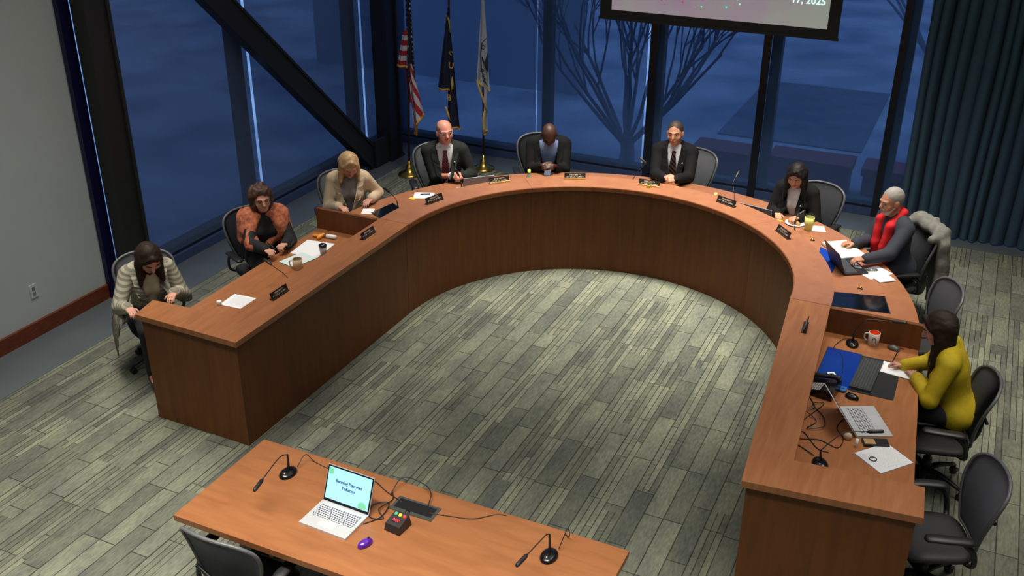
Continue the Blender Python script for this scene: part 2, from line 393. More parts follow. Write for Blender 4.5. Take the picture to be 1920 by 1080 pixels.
tree(-4.42, 13.35, 4.6, 3, 'bare spreading tree outside behind the shade near the striped tie man')
tree(-.9, 20.5, 6.0, 5, 'second bare tree farther away outside at the right windows')
for i, (x, y, w, lb) in enumerate(((-3.05, 13.5, .8, 'behind the man in striped tie'), (-1.85, 13.6, 1.1, 'behind the dark haired woman'), (-.8, 13.6, .75, 'beside the curtain edge'))):
    b_ = empty('outdoor_bench', (x, y, -.3)); tag(b_, 'dim red outdoor bench seen through the shade ' + lb, 'bench', 'red benches outside')
    RB = mat('bench_red', srgb(190, 70, 90), .6)
    bbox_obj('seat', (0, 0, .40), (w, .5, .10), RB, b_, bv=.01); bbox_obj('front_panel', (0, -.2, .2), (w-.06, .04, .32), RB, b_, bv=.01)
    for sx in (-1, 1): bbox_obj('leg', (sx*(w/2-.06), 0, .175), (.06, .4, .35), BLK, b_)
bw = empty('outdoor_screen_wall', (-9.2, 16.6, -.3)); tag(bw, 'plain dim outside wall seen through shades behind the flags', 'wall')
bbox_obj('wall_panel', (0, 0, 2.2), (5.6, .2, 4.4), mat('outside_panel', srgb(170, 178, 190), .9), bw); bbox_obj('coping', (0, 0, 4.43), (5.7, .3, .08), DG, bw)

# ------------------------------------------------------------------ dais desk
ZC = (-2.80, 7.50)
def arc(r, a0, a1, n=28): return [(ZC[0]+r*math.cos(math.radians(a0+(a1-a0)*i/n)), ZC[1]+r*math.sin(math.radians(a0+(a1-a0)*i/n))) for i in range(n+1)]
LZ, LT_, WZ = .95, .045, .74
def arc_section(a0, a1, label, gap=.07):
    s = empty('dais_desk', (ZC[0], ZC[1], 0)); s.location = (0, 0, 0)
    tag(s, label, 'desk', 'sections of the horseshoe dais')
    g = gap/2
    def part(name, r0, r1, z0, z1, m, bv=0):
        gg = g
        poly = arc(r0, a0-gg, a1+gg) + arc(r1, a1+gg, a0-gg)
        o = prism_obj(name, poly, z0, z1, m, s, bv); return o
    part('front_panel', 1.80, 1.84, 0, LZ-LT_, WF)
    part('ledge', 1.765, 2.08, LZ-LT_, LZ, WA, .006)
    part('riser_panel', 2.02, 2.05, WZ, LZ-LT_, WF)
    part('worktop', 1.84, 2.77, WZ-.035, WZ, WA, .004)
    part('front_edging', 1.758, 1.768, LZ-LT_, LZ-.004, EDGE)
    return s
arc_section(180, 129.2, 'curved cherry dais section in front of the blonde woman and the smiling bald man')
arc_section(129.2, 50.5, 'middle curved cherry dais section in front of the two dark suited men at the back')
arc_section(50.5, 0, 'curved cherry dais section in front of the dark haired woman and red scarf man')
# straight left leg
s = empty('dais_desk'); tag(s, 'straight left leg of the cherry dais with closed end panel by the cardigan woman', 'desk', 'sections of the horseshoe dais')
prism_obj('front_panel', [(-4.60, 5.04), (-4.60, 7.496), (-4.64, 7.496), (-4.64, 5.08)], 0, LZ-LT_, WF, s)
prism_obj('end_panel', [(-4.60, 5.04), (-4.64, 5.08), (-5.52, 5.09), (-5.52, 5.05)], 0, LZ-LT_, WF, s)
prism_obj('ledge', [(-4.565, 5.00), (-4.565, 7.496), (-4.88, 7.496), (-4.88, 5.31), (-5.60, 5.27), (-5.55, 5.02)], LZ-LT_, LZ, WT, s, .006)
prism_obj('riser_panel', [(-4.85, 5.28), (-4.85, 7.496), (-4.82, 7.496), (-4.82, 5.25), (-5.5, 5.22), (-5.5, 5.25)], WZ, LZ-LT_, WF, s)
prism_obj('worktop', [(-4.64, 5.09), (-4.64, 7.496), (-5.57, 7.496), (-5.54, 5.25), (-5.5, 5.09)], WZ-.035, WZ, WT, s, .004)
bbox_obj('divider', (-5.23, 7.474, (WZ+LZ)/2), (.7, .04, LZ-WZ), WF, s, bv=.003)
# straight right leg
s = empty('dais_desk'); tag(s, 'straight right leg of the cherry dais with closed end panel nearest the camera', 'desk', 'sections of the horseshoe dais')
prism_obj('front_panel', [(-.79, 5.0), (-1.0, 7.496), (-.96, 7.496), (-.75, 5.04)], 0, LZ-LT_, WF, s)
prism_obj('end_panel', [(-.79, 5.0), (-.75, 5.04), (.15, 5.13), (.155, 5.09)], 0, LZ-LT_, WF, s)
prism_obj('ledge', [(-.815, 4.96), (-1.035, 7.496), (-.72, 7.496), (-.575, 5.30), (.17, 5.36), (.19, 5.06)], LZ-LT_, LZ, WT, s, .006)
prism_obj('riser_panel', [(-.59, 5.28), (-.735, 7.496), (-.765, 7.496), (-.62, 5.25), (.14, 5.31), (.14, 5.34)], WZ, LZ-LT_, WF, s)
prism_obj('worktop', [(-.75, 5.05), (-.96, 7.496), (-.03, 7.496), (.05, 6.6), (.12, 5.6), (.14, 5.14)], WZ-.035, WZ, WT, s, .004)
bbox_obj('divider', (-.37, 7.474, (WZ+LZ)/2), (.70, .04, LZ-WZ), WF, s, bv=.003)

# ------------------------------------------------------------------ presenter table
tb = empty('presenter_table', (-2.55, 3.9, 0)); tag(tb, 'cherry presenter table with dark skirt panel in the foreground', 'table')
prism_obj('tabletop', [(-1.27, -.43), (1.27, -.43), (1.27, .43), (-1.27, .43)], .70, .74, WL, tb, .008)
LEGM = mat('table_leg_grey', srgb(88, 92, 88), .4, metal=.4)
for x in (-1.12, -.02, 1.08):
    bm = bmesh.new(); box(bm, (x, 0, .66), (.14, .62, .07)); box(bm, (x, .04, .34), (.09, .16, .6)); box(bm, (x, 0, .025), (.12, .7, .05)); bevel(bm, .01)
    from_bm('leg', bm, LEGM, tb)
bbox_obj('modesty_panel', (0, .2, .47), (2.3, .02, .44), mat('modesty_black', srgb(24, 24, 26), .6), tb)
bbox_obj('cable_tray', (0, .05, .61), (2.25, .2, .06), mat('modesty_black', (0,0,0,1)), tb, bv=.01)

# ------------------------------------------------------------------ chairs
def make_chair():
    c = empty('office_chair'); ys = -.02
    # seat
    bm = bmesh.new(); nU, nV = 14, 12; top = []; bot = []
    for i in range(nU+1):
        u = -1+2*i/nU; r1 = []; r2 = []
        for j in range(nV+1):
            v = -1+2*j/nV
            k = (abs(u)**3.4+abs(v)**3.4)**(1/3.4) if (u or v) else 0; mx = max(abs(u), abs(v)); f = mx/k if k > 1e-6 else 1
            x = u*f*.26; y = ys+v*f*.235
            dz = .012*(u*u) - (.045*max(0, v)**2.4)
            e = 1-min(1, (1-mx)*4); h = .03*(1-e*e)
            r1.append(bm.verts.new((x, y, .455+dz+h*.6))); r2.append(bm.verts.new((x, y, .43+dz-h*.4)))
        top.append(r1); bot.append(r2)
    for i in range(nU):
        for j in range(nV):
            bm.faces.new((top[i][j], top[i+1][j], top[i+1][j+1], top[i][j+1])); bm.faces.new((bot[i][j], bot[i][j+1], bot[i+1][j+1], bot[i+1][j]))
    for i in range(nU):
        bm.faces.new((top[i][0], bot[i][0], bot[i+1][0], top[i+1][0])); bm.faces.new((top[i][nV], top[i+1][nV], bot[i+1][nV], bot[i][nV]))
    for j in range(nV):
        bm.faces.new((top[0][j], top[0][j+1], bot[0][j+1], bot[0][j])); bm.faces.new((top[nU][j], bot[nU][j], bot[nU][j+1], top[nU][j+1]))
    from_bm('seat', bm, SEATM, c, True)
    # backrest
    def hw(t):
        if t > .74: return .276*max(0, 1-((t-.74)/.26)**2.6)**(1/2.6)+.004
        return .17+.11*math.sin(t/.74*PI/2)**1.2
    def bp(u, t):
        x = u*hw(t); z = .50+.55*t; y = -.235-.13*t+.035*math.sin(PI*min(1, t*1.1))*1.0 + .06*(x/.262)**2*(.4+.6*t) - .01
        return Vector((x, y, z))
    bm = bmesh.new(); TT = [math.sin(j/18*PI/2) for j in range(19)]; G = [[bm.verts.new(bp(-1+2*i/12, TT[j])) for i in range(13)] for j in range(19)]
    for j in range(18):
        for i in range(12): bm.faces.new((G[j][i], G[j][i+1], G[j+1][i+1], G[j+1][i]))
    gm = bmesh.ops.solidify(bm, geom=bm.faces[:], thickness=.008)
    from_bm('backrest', bm, GMESH, c, True)
    ol = [bp(-1, TT[k]) for k in range(18)] + [bp(0, 1)] + [bp(1, TT[17-k]) for k in range(18)] + [bp(1-2*k/6, 0) for k in range(1, 6)]
    bm = bmesh.new(); ol2 = ol+[ol[0]]; tube(bm, [p+Vector((0, -.004, 0)) for p in ol2], .013, 8, caps=False)
    bmesh.ops.remove_doubles(bm, verts=bm.verts[:], dist=.0005); from_bm('back_frame', bm, GFR, c, True)
    bm = bmesh.new(); tube(bm, spline([(0, -.12, .40), (0, -.25, .42), (0, -.315, .52), (0, -.33, .68)], 5), [.03]*16, 8, flat=.6); tube(bm, spline([(-.17, -.315, .73), (0, -.335, .68), (.17, -.315, .73)], 5), .014, 8)
    from_bm('back_support', bm, BLK, c, True)
    for sx in (-1, 1):
        bm = bmesh.new(); tube(bm, spline([(sx*.2, -.16, .42), (sx*.29, -.19, .46), (sx*.305, -.17, .58), (sx*.30, -.10, .655)], 5), .02, 8, flat=.7)
        from_bm('arm_support', bm, BLK, c, True)
        bm = bmesh.new(); tube(bm, spline([(sx*.30, -.17, .665), (sx*.302, -.12, .675), (sx*.30, .02, .68), (sx*.285, .12, .675), (sx*.28, .15, .665)], 4), [.012, .03, .038, .042, .044, .044, .044, .044, .044, .044, .044, .044, .043, .04, .034, .026, .012], 10, flat=.42)
        from_bm('armrest', bm, BLK, c, True)
    lathe_obj('gas_column', [(0, .10), (.035, .10), (.035, .24), (.022, .25), (.022, .38), (.06, .39), (.06, .425), (0, .425)], BLK, c, 14)
    for k in range(5):
        a = k*2*PI/5+.3; cx, sy = math.cos(a), math.sin(a)
        bm = bmesh.new(); tube(bm, spline([(.02*cx, .02*sy, .125), (.14*cx, .14*sy, .13), (.31*cx, .31*sy, .085)], 4), [.03, .029, .028, .027, .025, .023, .021, .019, .017], 8, flat=.8); from_bm('leg', bm, BLK, c, True)
        bm = bmesh.new()
        for w in (-.018, .018):
            M4 = Matrix.Translation((.315*cx-w*sy, .315*sy+w*cx, .031)) @ Matrix.Rotation(a, 4, 'Z') @ Matrix.Rotation(PI/2, 4, 'X')
            st = len(bm.verts); lathe(bm, [(0, -.008), (.024, -.008), (.031, -.003), (.031, .003), (.024, .008), (0, .008)], 14); bm.verts.ensure_lookup_table()
            for v in bm.verts[st:]: v.co = M4 @ v.co
        box(bm, (.315*cx, .315*sy, .06), (.02, .02, .05)); from_bm('caster', bm, BLK, c)
    return c
CHAIR = [make_chair()]; first = [True]
def chair(x, y, face, label, dz=0):
    c = CHAIR[0] if first[0] else copy_tree(CHAIR[0]); first[0] = False
    c.location = (x, y, 0); c.rotation_euler = (0, 0, math.radians(face)-PI/2)
    tag(c, label, 'chair', 'office chairs around the dais and table'); return c

# ------------------------------------------------------------------ implicit surfaces for people and soft things
def rotm(yaw=0, pitch=0, roll=0):
    """head frame: +y is the look direction; yaw about z (left +), pitch down positive"""
    return np.array((Matrix.Rotation(yaw, 3, 'Z') @ Matrix.Rotation(-pitch, 3, 'X') @ Matrix.Rotation(roll, 3, 'Y')))
class SDF:
    def __init__(s, k=.02): s.p = []; s.k = k
    def cap(s, a, b, r0, r1=None, k=None, sub=False): s.p.append(('c', np.array(a, float), np.array(b, float), r0, r0 if r1 is None else r1, k or s.k, sub)); return s
    def ell(s, c, r, R=None, k=None, sub=False): s.p.append(('e', np.array(c, float), np.array(r, float), np.eye(3) if R is None else R, None, k or s.k, sub)); return s
    def plane(s, c, n): s.p.append(('p', np.array(c, float), np.array(n, float)/np.linalg.norm(n), 0, 0, .004, True)); return s
    def bounds(s, q, inf):
        if q[0] == 'c': R = max(q[3], q[4]); return np.minimum(q[1], q[2])-R-inf, np.maximum(q[1], q[2])+R+inf
        R = np.abs(q[3]) @ q[2]; return q[1]-R-inf, q[1]+R+inf
    @staticmethod
    def dist(q, P):
        if q[0] == 'c':
            a, b = q[1], q[2]; ab = b-a; L = max(ab @ ab, 1e-9); h = np.clip(((P-a) @ ab)/L, 0, 1)
            d = P-a-h[..., None]*ab; return np.sqrt((d*d).sum(-1))-(q[3]+(q[4]-q[3])*h)
        if q[0] == 'e':
            L = (P-q[1]) @ q[3]; k0 = np.sqrt(((L/q[2])**2).sum(-1)); k1 = np.sqrt(((L/q[2]**2)**2).sum(-1))+1e-9
            return k0*(k0-1)/k1
        return -((P-q[1]) @ q[2])
    def eval(s, P, inf=0.):
        F = np.full(P.shape[:-1], .2)
        for q in s.p:
            d = s.dist(q, P)
            if q[6]: F = np.maximum(F, -d)
            else:
                d = d-inf; k = q[5]; h = np.maximum(k-np.abs(F-d), 0)/k; F = np.minimum(F, d)-h*h*k*.25
        return F
    def mesh(s, name, h, m, parent=None, inf=0., wr=0, wf=60, smooth=2, cut=None, cutmat=None):
        pos = [q for q in s.p if not q[6]]
        B = [s.bounds(q, inf+.012) for q in pos]; lo = np.min([b[0] for b in B], 0)-2*h; hi = np.max([b[1] for b in B], 0)+2*h
        n = np.ceil((hi-lo)/h).astype(int)+1; F = np.full(n, .2, np.float32)
        ax = [lo[i]+h*np.arange(n[i]) for i in range(3)]
        for q in s.p:
            if q[0] == 'p': i0 = np.zeros(3, int); i1 = n
            else:
                mg = inf+q[5]+.02+2*h; b = s.bounds(q, mg)
                i0 = np.clip(np.floor((b[0]-lo)/h).astype(int), 0, n); i1 = np.clip(np.ceil((b[1]-lo)/h).astype(int)+1, 0, n)
            if np.any(i1 <= i0): continue
            G = np.stack(np.meshgrid(*[ax[i][i0[i]:i1[i]] for i in range(3)], indexing='ij'), -1)
            sl = tuple(slice(i0[i], i1[i]) for i in range(3)); S = F[sl]; d = s.dist(q, G)
            if q[6]: F[sl] = np.maximum(S, -d)
            else:
                d = d-inf; k = q[5]; hh = np.maximum(k-np.abs(S-d), 0)/k; F[sl] = np.minimum(S, d)-hh*hh*k*.25
        if wr:
            X, Y, Z = np.meshgrid(*ax, indexing='ij')
            F = F + wr*(np.sin(wf*(X+.5*Z)+2*np.sin(9*Z+5*Y))*np.sin(.6*wf*(Y-.4*X)+1.3*np.sin(11*X)) + .6*np.sin(wf*.7*(Z*1.2+X*.6)+2.1*np.sin(7*Y)))
        inside = F < 0
        # surface nets
        c = [inside[dx:n[0]-1+dx, dy:n[1]-1+dy, dz:n[2]-1+dz] for dx in (0, 1) for dy in (0, 1) for dz in (0, 1)]
        cnt = sum(x.astype(np.int8) for x in c); act = (cnt > 0) & (cnt < 8)
        idx = -np.ones(act.shape, int); I = np.argwhere(act); idx[act] = np.arange(len(I))
        V = np.zeros((len(I), 3)); W = np.zeros(len(I)); corn = [(dx, dy, dz) for dx in (0, 1) for dy in (0, 1) for dz in (0, 1)]
        for a in range(8):
            for b in range(a+1, 8):
                A, Bc = np.array(corn[a]), np.array(corn[b])
                if np.abs(A-Bc).sum() != 1: continue
                fa = F[tuple((I+A).T)]; fb = F[tuple((I+Bc).T)]; x = (fa < 0) != (fb < 0); t = np.where(x, fa/np.where(x, fa-fb, 1), 0)
                V += np.where(x[:, None], A+(Bc-A)*t[:, None], 0); W += x
        V = lo+h*(I+V/W[:, None])
        quads = []
        for d in range(3):
            sl0 = [slice(None)]*3; sl1 = [slice(None)]*3; sl0[d] = slice(0, -1); sl1[d] = slice(1, None)
            E0 = inside[tuple(sl0)]; E1 = inside[tuple(sl1)]; X = np.argwhere(E0 != E1); u, v = [(1, 2), (2, 0), (0, 1)][d]
            ok = (X[:, u] > 0) & (X[:, v] > 0); X = X[ok]; fl = E0[tuple(X.T)]
            def g(du, dv): Y = X.copy(); Y[:, u] -= du; Y[:, v] -= dv; return idx[tuple(Y.T)]
            Q = np.stack([g(1, 1), g(0, 1), g(0, 0), g(1, 0)], 1); Q[~fl] = Q[~fl][:, ::-1]; quads.append(Q)
        Q = np.concatenate(quads)
        Q = Q[(Q >= 0).all(1)]
        for _ in range(smooth):
            S = np.zeros_like(V); C = np.zeros(len(V))
            for a in range(4):
                b = (a+1) % 4; np.add.at(S, Q[:, a], V[Q[:, b]]); np.add.at(C, Q[:, a], 1); np.add.at(S, Q[:, b], V[Q[:, a]]); np.add.at(C, Q[:, b], 1)
            V = V*.5+.5*S/np.maximum(C, 1)[:, None]
        if cut is not None:
            Cn = V[Q].mean(1); keep = ~cut(Cn); Q = Q[keep]
            used = np.unique(Q); mp = -np.ones(len(V), int); mp[used] = np.arange(len(used)); V = V[used]; Q = mp[Q]
        me = bpy.data.meshes.new(name); me.vertices.add(len(V)); me.vertices.foreach_set('co', V.astype(np.float32).ravel())
        me.loops.add(len(Q)*4); me.loops.foreach_set('vertex_index', Q.astype(np.int32).ravel())
        me.polygons.add(len(Q)); me.polygons.foreach_set('loop_start', np.arange(0, len(Q)*4, 4, dtype=np.int32))
        ms = m if isinstance(m, (list, tuple)) else [m]
        for x in ms: me.materials.append(x)
        if cutmat is not None: me.polygons.foreach_set('material_index', cutmat(V[Q].mean(1)).astype(np.int32))
        me.update(calc_edges=True); me.validate(); me.shade_smooth()
        o = bpy.data.objects.new(name, me); link(o, parent); return o
def N_(v): v = np.array(v, float); return v/np.linalg.norm(v)

def person(label, S, face, lean=12, sz=1.0, head=(0, 0, 0), hands=None, skin=None, sex='m', top=None, V=None, shirt=None, tie=None, collar=False,
           cuffs=False, pants=None, hair=None, haircol=None, glasses=None, beard=None, wrist_dir=None, wr=.0012, sleeve=1.0, twist=0, elbow=(.5, -.35, -1), extra=None):
    L = math.radians(lean); th = math.radians(face)-PI/2
    f = Vector((math.cos(math.radians(face)), math.sin(math.radians(face)), 0))
    hip_w = Vector((S[0], S[1], 0)) - f*(.48*sz*math.sin(L)); org = hip_w
    Rw = Matrix.Rotation(-th, 3, 'Z')
    def toloc(p): q = Rw @ (Vector(p)-Vector((org.x, org.y, 0))); return np.array(q)
    hp = np.array((0, 0, .585)); n = np.array((0, math.cos(L), -math.sin(L))); t = np.array((0, math.sin(L), math.cos(L)))
    TR = np.stack([np.array((1, 0, 0.)), n, t], 1)
    def T(x, y, z): return hp+sz*(x*TR[:, 0]+y*n+z*t)
    wS = .93 if sex == 'f' else 1.03
    def torso(s, k=.05):
        s.ell(T(0, -.01, .0), np.array((.18 if sex == 'f' else .17, .125, .12))*sz, TR, k)
        s.ell(T(0, .015, .15), np.array((.145*wS, .115, .17))*sz, TR, k)
        s.ell(T(0, .0, .33), np.array((.17*wS, .115, .18))*sz, TR, k)
        if sex == 'f':
            for sx in (-1, 1): s.ell(T(sx*.07, .09, .31), np.array((.065, .055, .065))*sz, TR, .03)
        s.cap(T(-.135*wS, -.01, .45), T(.135*wS, -.01, .45), .062*sz, k=k)
        for sx in (-1, 1): s.cap(T(sx*.11*wS, -.02, .475), T(sx*.02, -.015, .525), .045*sz, k=.03)
    Rh = rotm(math.radians(head[0]), math.radians(head[1]), math.radians(head[2]))
    NT = T(0, .005, .565); HC = NT + Rh @ (np.array((0, .022, .098))*sz)
    def Hd(x, y, z): return HC + Rh @ (np.array((x, y, z), float)*sz*1.07)
    hs = sz*1.07
    body = SDF(.02); torso(body)
    body.cap(T(0, -.012, .5), Hd(0, -.02, -.05), .056*hs if sex == 'm' else .047*hs, .052*hs if sex == 'm' else .044*hs, k=.03)
    body.ell(Hd(0, -.012, .025), np.array((.075, .094, .092))*hs, Rh, .02); body.ell(Hd(0, .022, -.025), np.array((.062, .072, .088))*hs, Rh, .03)
    body.ell(Hd(0, .046, -.082), np.array((.036, .04, .03))*hs, Rh, .03)
    body.cap(Hd(0, .09, .012), Hd(0, .108, -.022), .009*hs, .014*hs, k=.015)
    for sx in (-1, 1):
        body.cap(Hd(sx*.012, .086, .026), Hd(sx*.045, .07, .024), .011*hs, .009*hs, k=.012)
        body.ell(Hd(sx*.042, .06, -.028), np.array((.022, .022, .02))*hs, Rh, .02)
        body.ell(Hd(sx*.077, -.004, -.008), np.array((.011, .022, .033))*hs, Rh, .008)
    # arms
    A = {}
    for sx, key in ((-1, 'L'), (1, 'R')):   # +x is the figure's right side
        sh = T(sx*.185*wS, -.01, .435); W = toloc(hands[key][0]); ul, fl = .29*sz, .25*sz
        d = W-sh; D = np.linalg.norm(d)
        if D > (ul+fl)*.985: ul *= D/((ul+fl)*.985); fl = D/.985-ul if False else fl*(D/((.29*sz+fl)*.985))
        D = np.linalg.norm(d); a = (ul*ul-fl*fl+D*D)/(2*D); hh = math.sqrt(max(ul*ul-a*a, 1e-6)); hint = np.array((sx*elbow[0], elbow[1], elbow[2])); dn = d/D
        hint = hint-dn*(hint @ dn); hint /= np.linalg.norm(hint); El = sh+dn*a+hint*hh
        A[key] = (sh, El, W, sx)
        body.cap(sh, El, .05*sz, .038*sz, k=.03); body.cap(El, W, .038*sz, .024*sz, k=.02)
    # hands
    for key in 'LR':
        sh, El, W, sx = A[key]; hd = hands[key]
        dloc = np.array(Rw @ Vector(hd[1])); dloc = N_(dloc); nn = np.array(Rw @ Vector(hd[2])); nn = nn-dloc*(nn @ dloc); nn = N_(nn); sd = np.cross(dloc, nn)
        curl = hd[3] if len(hd) > 3 else .35; hsx = .95*sz; k = .008
        ths = -sx   # thumb towards the body centre line when palm is down
        for o_ in (-.027, -.009, .009, .026): body.cap(W+dloc*.012*hsx+sd*o_*.7*hsx, W+dloc*.085*hsx+sd*o_*hsx, .0135*hsx, .0115*hsx, k=.012)
        for q, (o_, ln) in enumerate(((.027, .068), (.009, .078), (-.009, .074), (-.026, .056))):
            p = W+dloc*.088*hsx+sd*o_*ths*hsx; ang = .1; dd = N_(dloc+sd*ths*o_*3)
            for sg, fr in enumerate((.45, .3, .25)):
                ang += curl*(1+.15*q*0+sg*.25); dv = dd*math.cos(ang)-nn*math.sin(ang); p2 = p+dv*ln*fr*hsx*1.05
                body.cap(p, p2, (.0088-.0008*sg)*hsx, (.0082-.0008*sg)*hsx, k=.003); p = p2
        p = W+dloc*.028*hsx+sd*ths*.026*hsx; dv = N_(dloc*.62+sd*ths*.7-nn*.25); p2 = p+dv*.042*hsx; body.cap(p, p2, .0125*hsx, .0098*hsx, k=.01)
        dv = N_(dloc*.95+sd*ths*.15-nn*.35); body.cap(p2, p2+dv*.034*hsx, .0098*hsx, .008*hsx, k=.003)
    # legs
    def legs(s, r=0):
        for sx in (-1, 1):
            hj = np.array((sx*.095, .0, .56))*1; kn = np.array((sx*.12, .40*sz, .53)); an = np.array((sx*.12, .36*sz, .10))
            s.cap(hj, kn, .078*sz+r, .056*sz+r, k=.03); s.cap(kn, an, .054*sz+r, .036*sz+r, k=.02)
    legs(body)
    for sx in (-1, 1): body.cap((sx*.12, .36*sz, .09), (sx*.125, .5*sz, .045), .036, .03, k=.02)
    ob = body.mesh('person', .0058, skin, None, smooth=1)
    ob.location = (org.x, org.y, 0); ob.rotation_euler = (0, 0, th)
    tag(ob, label, 'person')
    # trousers and shoes
    tr = SDF(.03); tr.ell(T(0, -.01, .0), np.array((.18, .128, .11))*sz, TR, .04); legs(tr, .012); tr.mesh('trousers', .012, pants or DARKP, ob, wr=.001)
    for sx in (-1, 1):
        so = SDF(.02); so.cap((sx*.12, .345*sz, .05), (sx*.125, .53*sz, .042), .042, .036); so.plane((0, 0, .006), (0, 0, -1)); so.mesh('shoe', .008, BLKG, ob)
    TRi = TR.T
    def tf(C): return (C-hp) @ TR / sz
    # shirt under the jacket
    gar = SDF(.03); torso(gar)
    if shirt is not None:
        shs = SDF(.03); torso(shs); shs.cap(T(0, -.012, .5), T(0, -.004, .545), .058*sz, .056*sz, k=.02)
        def cs(C): q = tf(C); return (q[:, 2] > .555+(.0 if collar else -.025)-.35*np.maximum(q[:, 1], 0)) | (q[:, 2] < .02)
        shs.mesh('shirt', .009, shirt, ob, inf=.006, cut=cs)
        if collar:
            bm = bmesh.new()
            for sx in (-1, 1):
                pts = [T(sx*.004, .062, .49), T(sx*.045, .05, .515), T(sx*.062, .0, .545), T(sx*.04, -.055, .56), T(0, -.07, .565)]
                lo_ = [T(sx*.05, .085, .462), T(sx*.075, .06, .49), T(sx*.078, .0, .52), T(sx*.05, -.065, .535), T(0, -.08, .54)]
                va = [bm.verts.new(p) for p in pts]; vb = [bm.verts.new(p) for p in lo_]
                for i in range(4): bm.faces.new((va[i], va[i+1], vb[i+1], vb[i]))
            bmesh.ops.solidify(bm, geom=bm.faces[:], thickness=.004); from_bm('collar', bm, shirt, ob, True)
    # jacket / jumper
    jk = SDF(.03); torso(jk)
    for key in 'LR':
        sh, El, W, sx = A[key]; W2 = El+(W-El)*(.93 if sleeve >= 1 else sleeve)
        jk.cap(sh, El, .056*sz, .048*sz, k=.04); jk.cap(El, W2, .046*sz, .036*sz, k=.02)
        if cuffs:
            bm = bmesh.new(); p = El+(W-El)*.9; q2 = El+(W-El)*1.0; tube(bm, [p, q2], [.037*sz, .036*sz], 14, caps=False); from_bm('shirt_cuff', bm, shirt, ob, True)
    jk.ell(T(0, -.01, -.04), np.array((.185, .14, .1))*sz, TR, .05)
    if V:
        zb, w, lowopen = V
        def cj(C):
            q = tf(C); z = q[:, 2]; x = np.abs(q[:, 0]); fr = q[:, 1] > .03
            ww = np.where(z > zb, w*np.clip((z-zb)/(.50-zb), 0, 1)**.8+.004, lowopen)
            return (fr & (x < ww)) | (z > .585) | (z < -.1) | ((np.hypot(q[:, 0], q[:, 1]+.005) < .068) & (z > .5))
    else:
        def cj(C):
            q = tf(C); return ((np.hypot(q[:, 0], q[:, 1]+.0) < .066) & (q[:, 2] > .5)) | (q[:, 2] < -.12)
    jo = jk.mesh('jacket' if V else 'jumper', .0095, top, ob, inf=.016, wr=wr, wf=34, cut=cj)
    def front(x, z, off=0., sd=jk, inf=.016):
        ys = np.linspace(.3, -.05, 140); P = np.array([T(x, y, z) for y in ys]); F = sd.eval(P, inf)
        i = int(np.argmax(F < 0)); return T(x, ys[i]+off, z)
    if V:
        zb, w, lo_ = V; LP = mat(top.name+'_lapel', tuple(c*.8 for c in top.diffuse_color[:3])+(1,), .8) if False else top
        for sx in (-1, 1):
            bm = bmesh.new(); a_, b_ = [], []
            for i in range(9):
                u = i/8; z = zb+(.49-zb)*u; x0_ = sx*(w*u**.8+.002); wd = .02+.05*math.sin(min(1, u*1.15)*PI*.62)
                a_.append(bm.verts.new(front(x0_, z, .006))); b_.append(bm.verts.new(front(x0_+sx*wd, z+.01, .010)))
            for i in range(8): bm.faces.new((a_[i], a_[i+1], b_[i+1], b_[i]))
            bmesh.ops.solidify(bm, geom=bm.faces[:], thickness=.004); from_bm('lapel', bm, top, ob, True)
        bm = bmesh.new(); pp = front(-.1, .36, .012); bmesh.ops.create_icosphere(bm, subdivisions=1, radius=.009, matrix=Matrix.Translation(pp)) if tie or (extra and 'pin' in extra) else None
        if len(bm.verts): from_bm('lapel_pin', bm, PAPER, ob, True)
        else: bm.free()
    if tie:
        bm = bmesh.new(); a_, b_ = [], []; prof = [(.485, .018), (.47, .026), (.455, .019), (.40, .030), (.3, .038), (.2, .044), (.08, .046), (.04, .0)]
        for z, wd in prof: a_.append(bm.verts.new(front(-wd, z, .012, gar, .01))); b_.append(bm.verts.new(front(wd, z, .012, gar, .01)))
        for i in range(len(prof)-1): bm.faces.new((a_[i], a_[i+1], b_[i+1], b_[i]))
        bmesh.ops.solidify(bm, geom=bm.faces[:], thickness=.006); from_bm('tie', bm, tie, ob, True)
    # face
    EW = mat('eye_white', srgb(225, 222, 215), .3); EI = mat('eye_iris', srgb(40, 30, 24), .2)
    for sx in (-1, 1):
        bm = bmesh.new(); bmesh.ops.create_uvsphere(bm, u_segments=12, v_segments=8, radius=.0125*hs, matrix=Matrix.Translation(Hd(sx*.031, .073, .004)))
        fw = Rh @ np.array((0, 1, -.05)); cc = Vector(Hd(sx*.031, .073, .004))
        for fc in bm.faces: fc.material_index = 1 if (fc.calc_center_median()-cc).normalized().dot(Vector(fw)) > .62 else 0
        from_bm('eye', bm, [EW, EI], ob, True)
        if hair != 'bald' or True:
            tube_obj('eyebrow', [Hd(sx*.014, .094, .026), Hd(sx*.032, .089, .032), Hd(sx*.05, .076, .026)], .0042*hs, haircol or EI, ob, 6)
    bm = bmesh.new(); tube(bm, [Hd(-.026, .084, -.049), Hd(-.011, .096, -.053), Hd(.011, .096, -.053), Hd(.026, .084, -.049)], [.003, .007, .007, .003], 8, flat=.8)
    from_bm('lips', bm, mat('lips_'+skin.name, tuple(a*b for a, b in zip(skin.node_tree.nodes['Principled BSDF'].inputs['Base Color'].default_value[:3], (.85, .5, .48)))+(1,), .45), ob, True)
    if glasses:
        bm = bmesh.new()
        for sx in (-1, 1):
            pts = [Hd(sx*(.033)+.024*math.cos(k*PI/8), .097-abs(.024*math.cos(k*PI/8)*sx+.033)*.12, .002+.018*math.sin(k*PI/8)) for k in range(17)]
            tube(bm, pts, .002, 6, caps=False); tube(bm, [Hd(sx*.058, .088, .006), Hd(sx*.08, .0, .008)], .0018, 6)
        tube(bm, [Hd(-.009, .098, .006), Hd(.009, .098, .006)], .002, 6); from_bm('glasses', bm, glasses, ob, True)
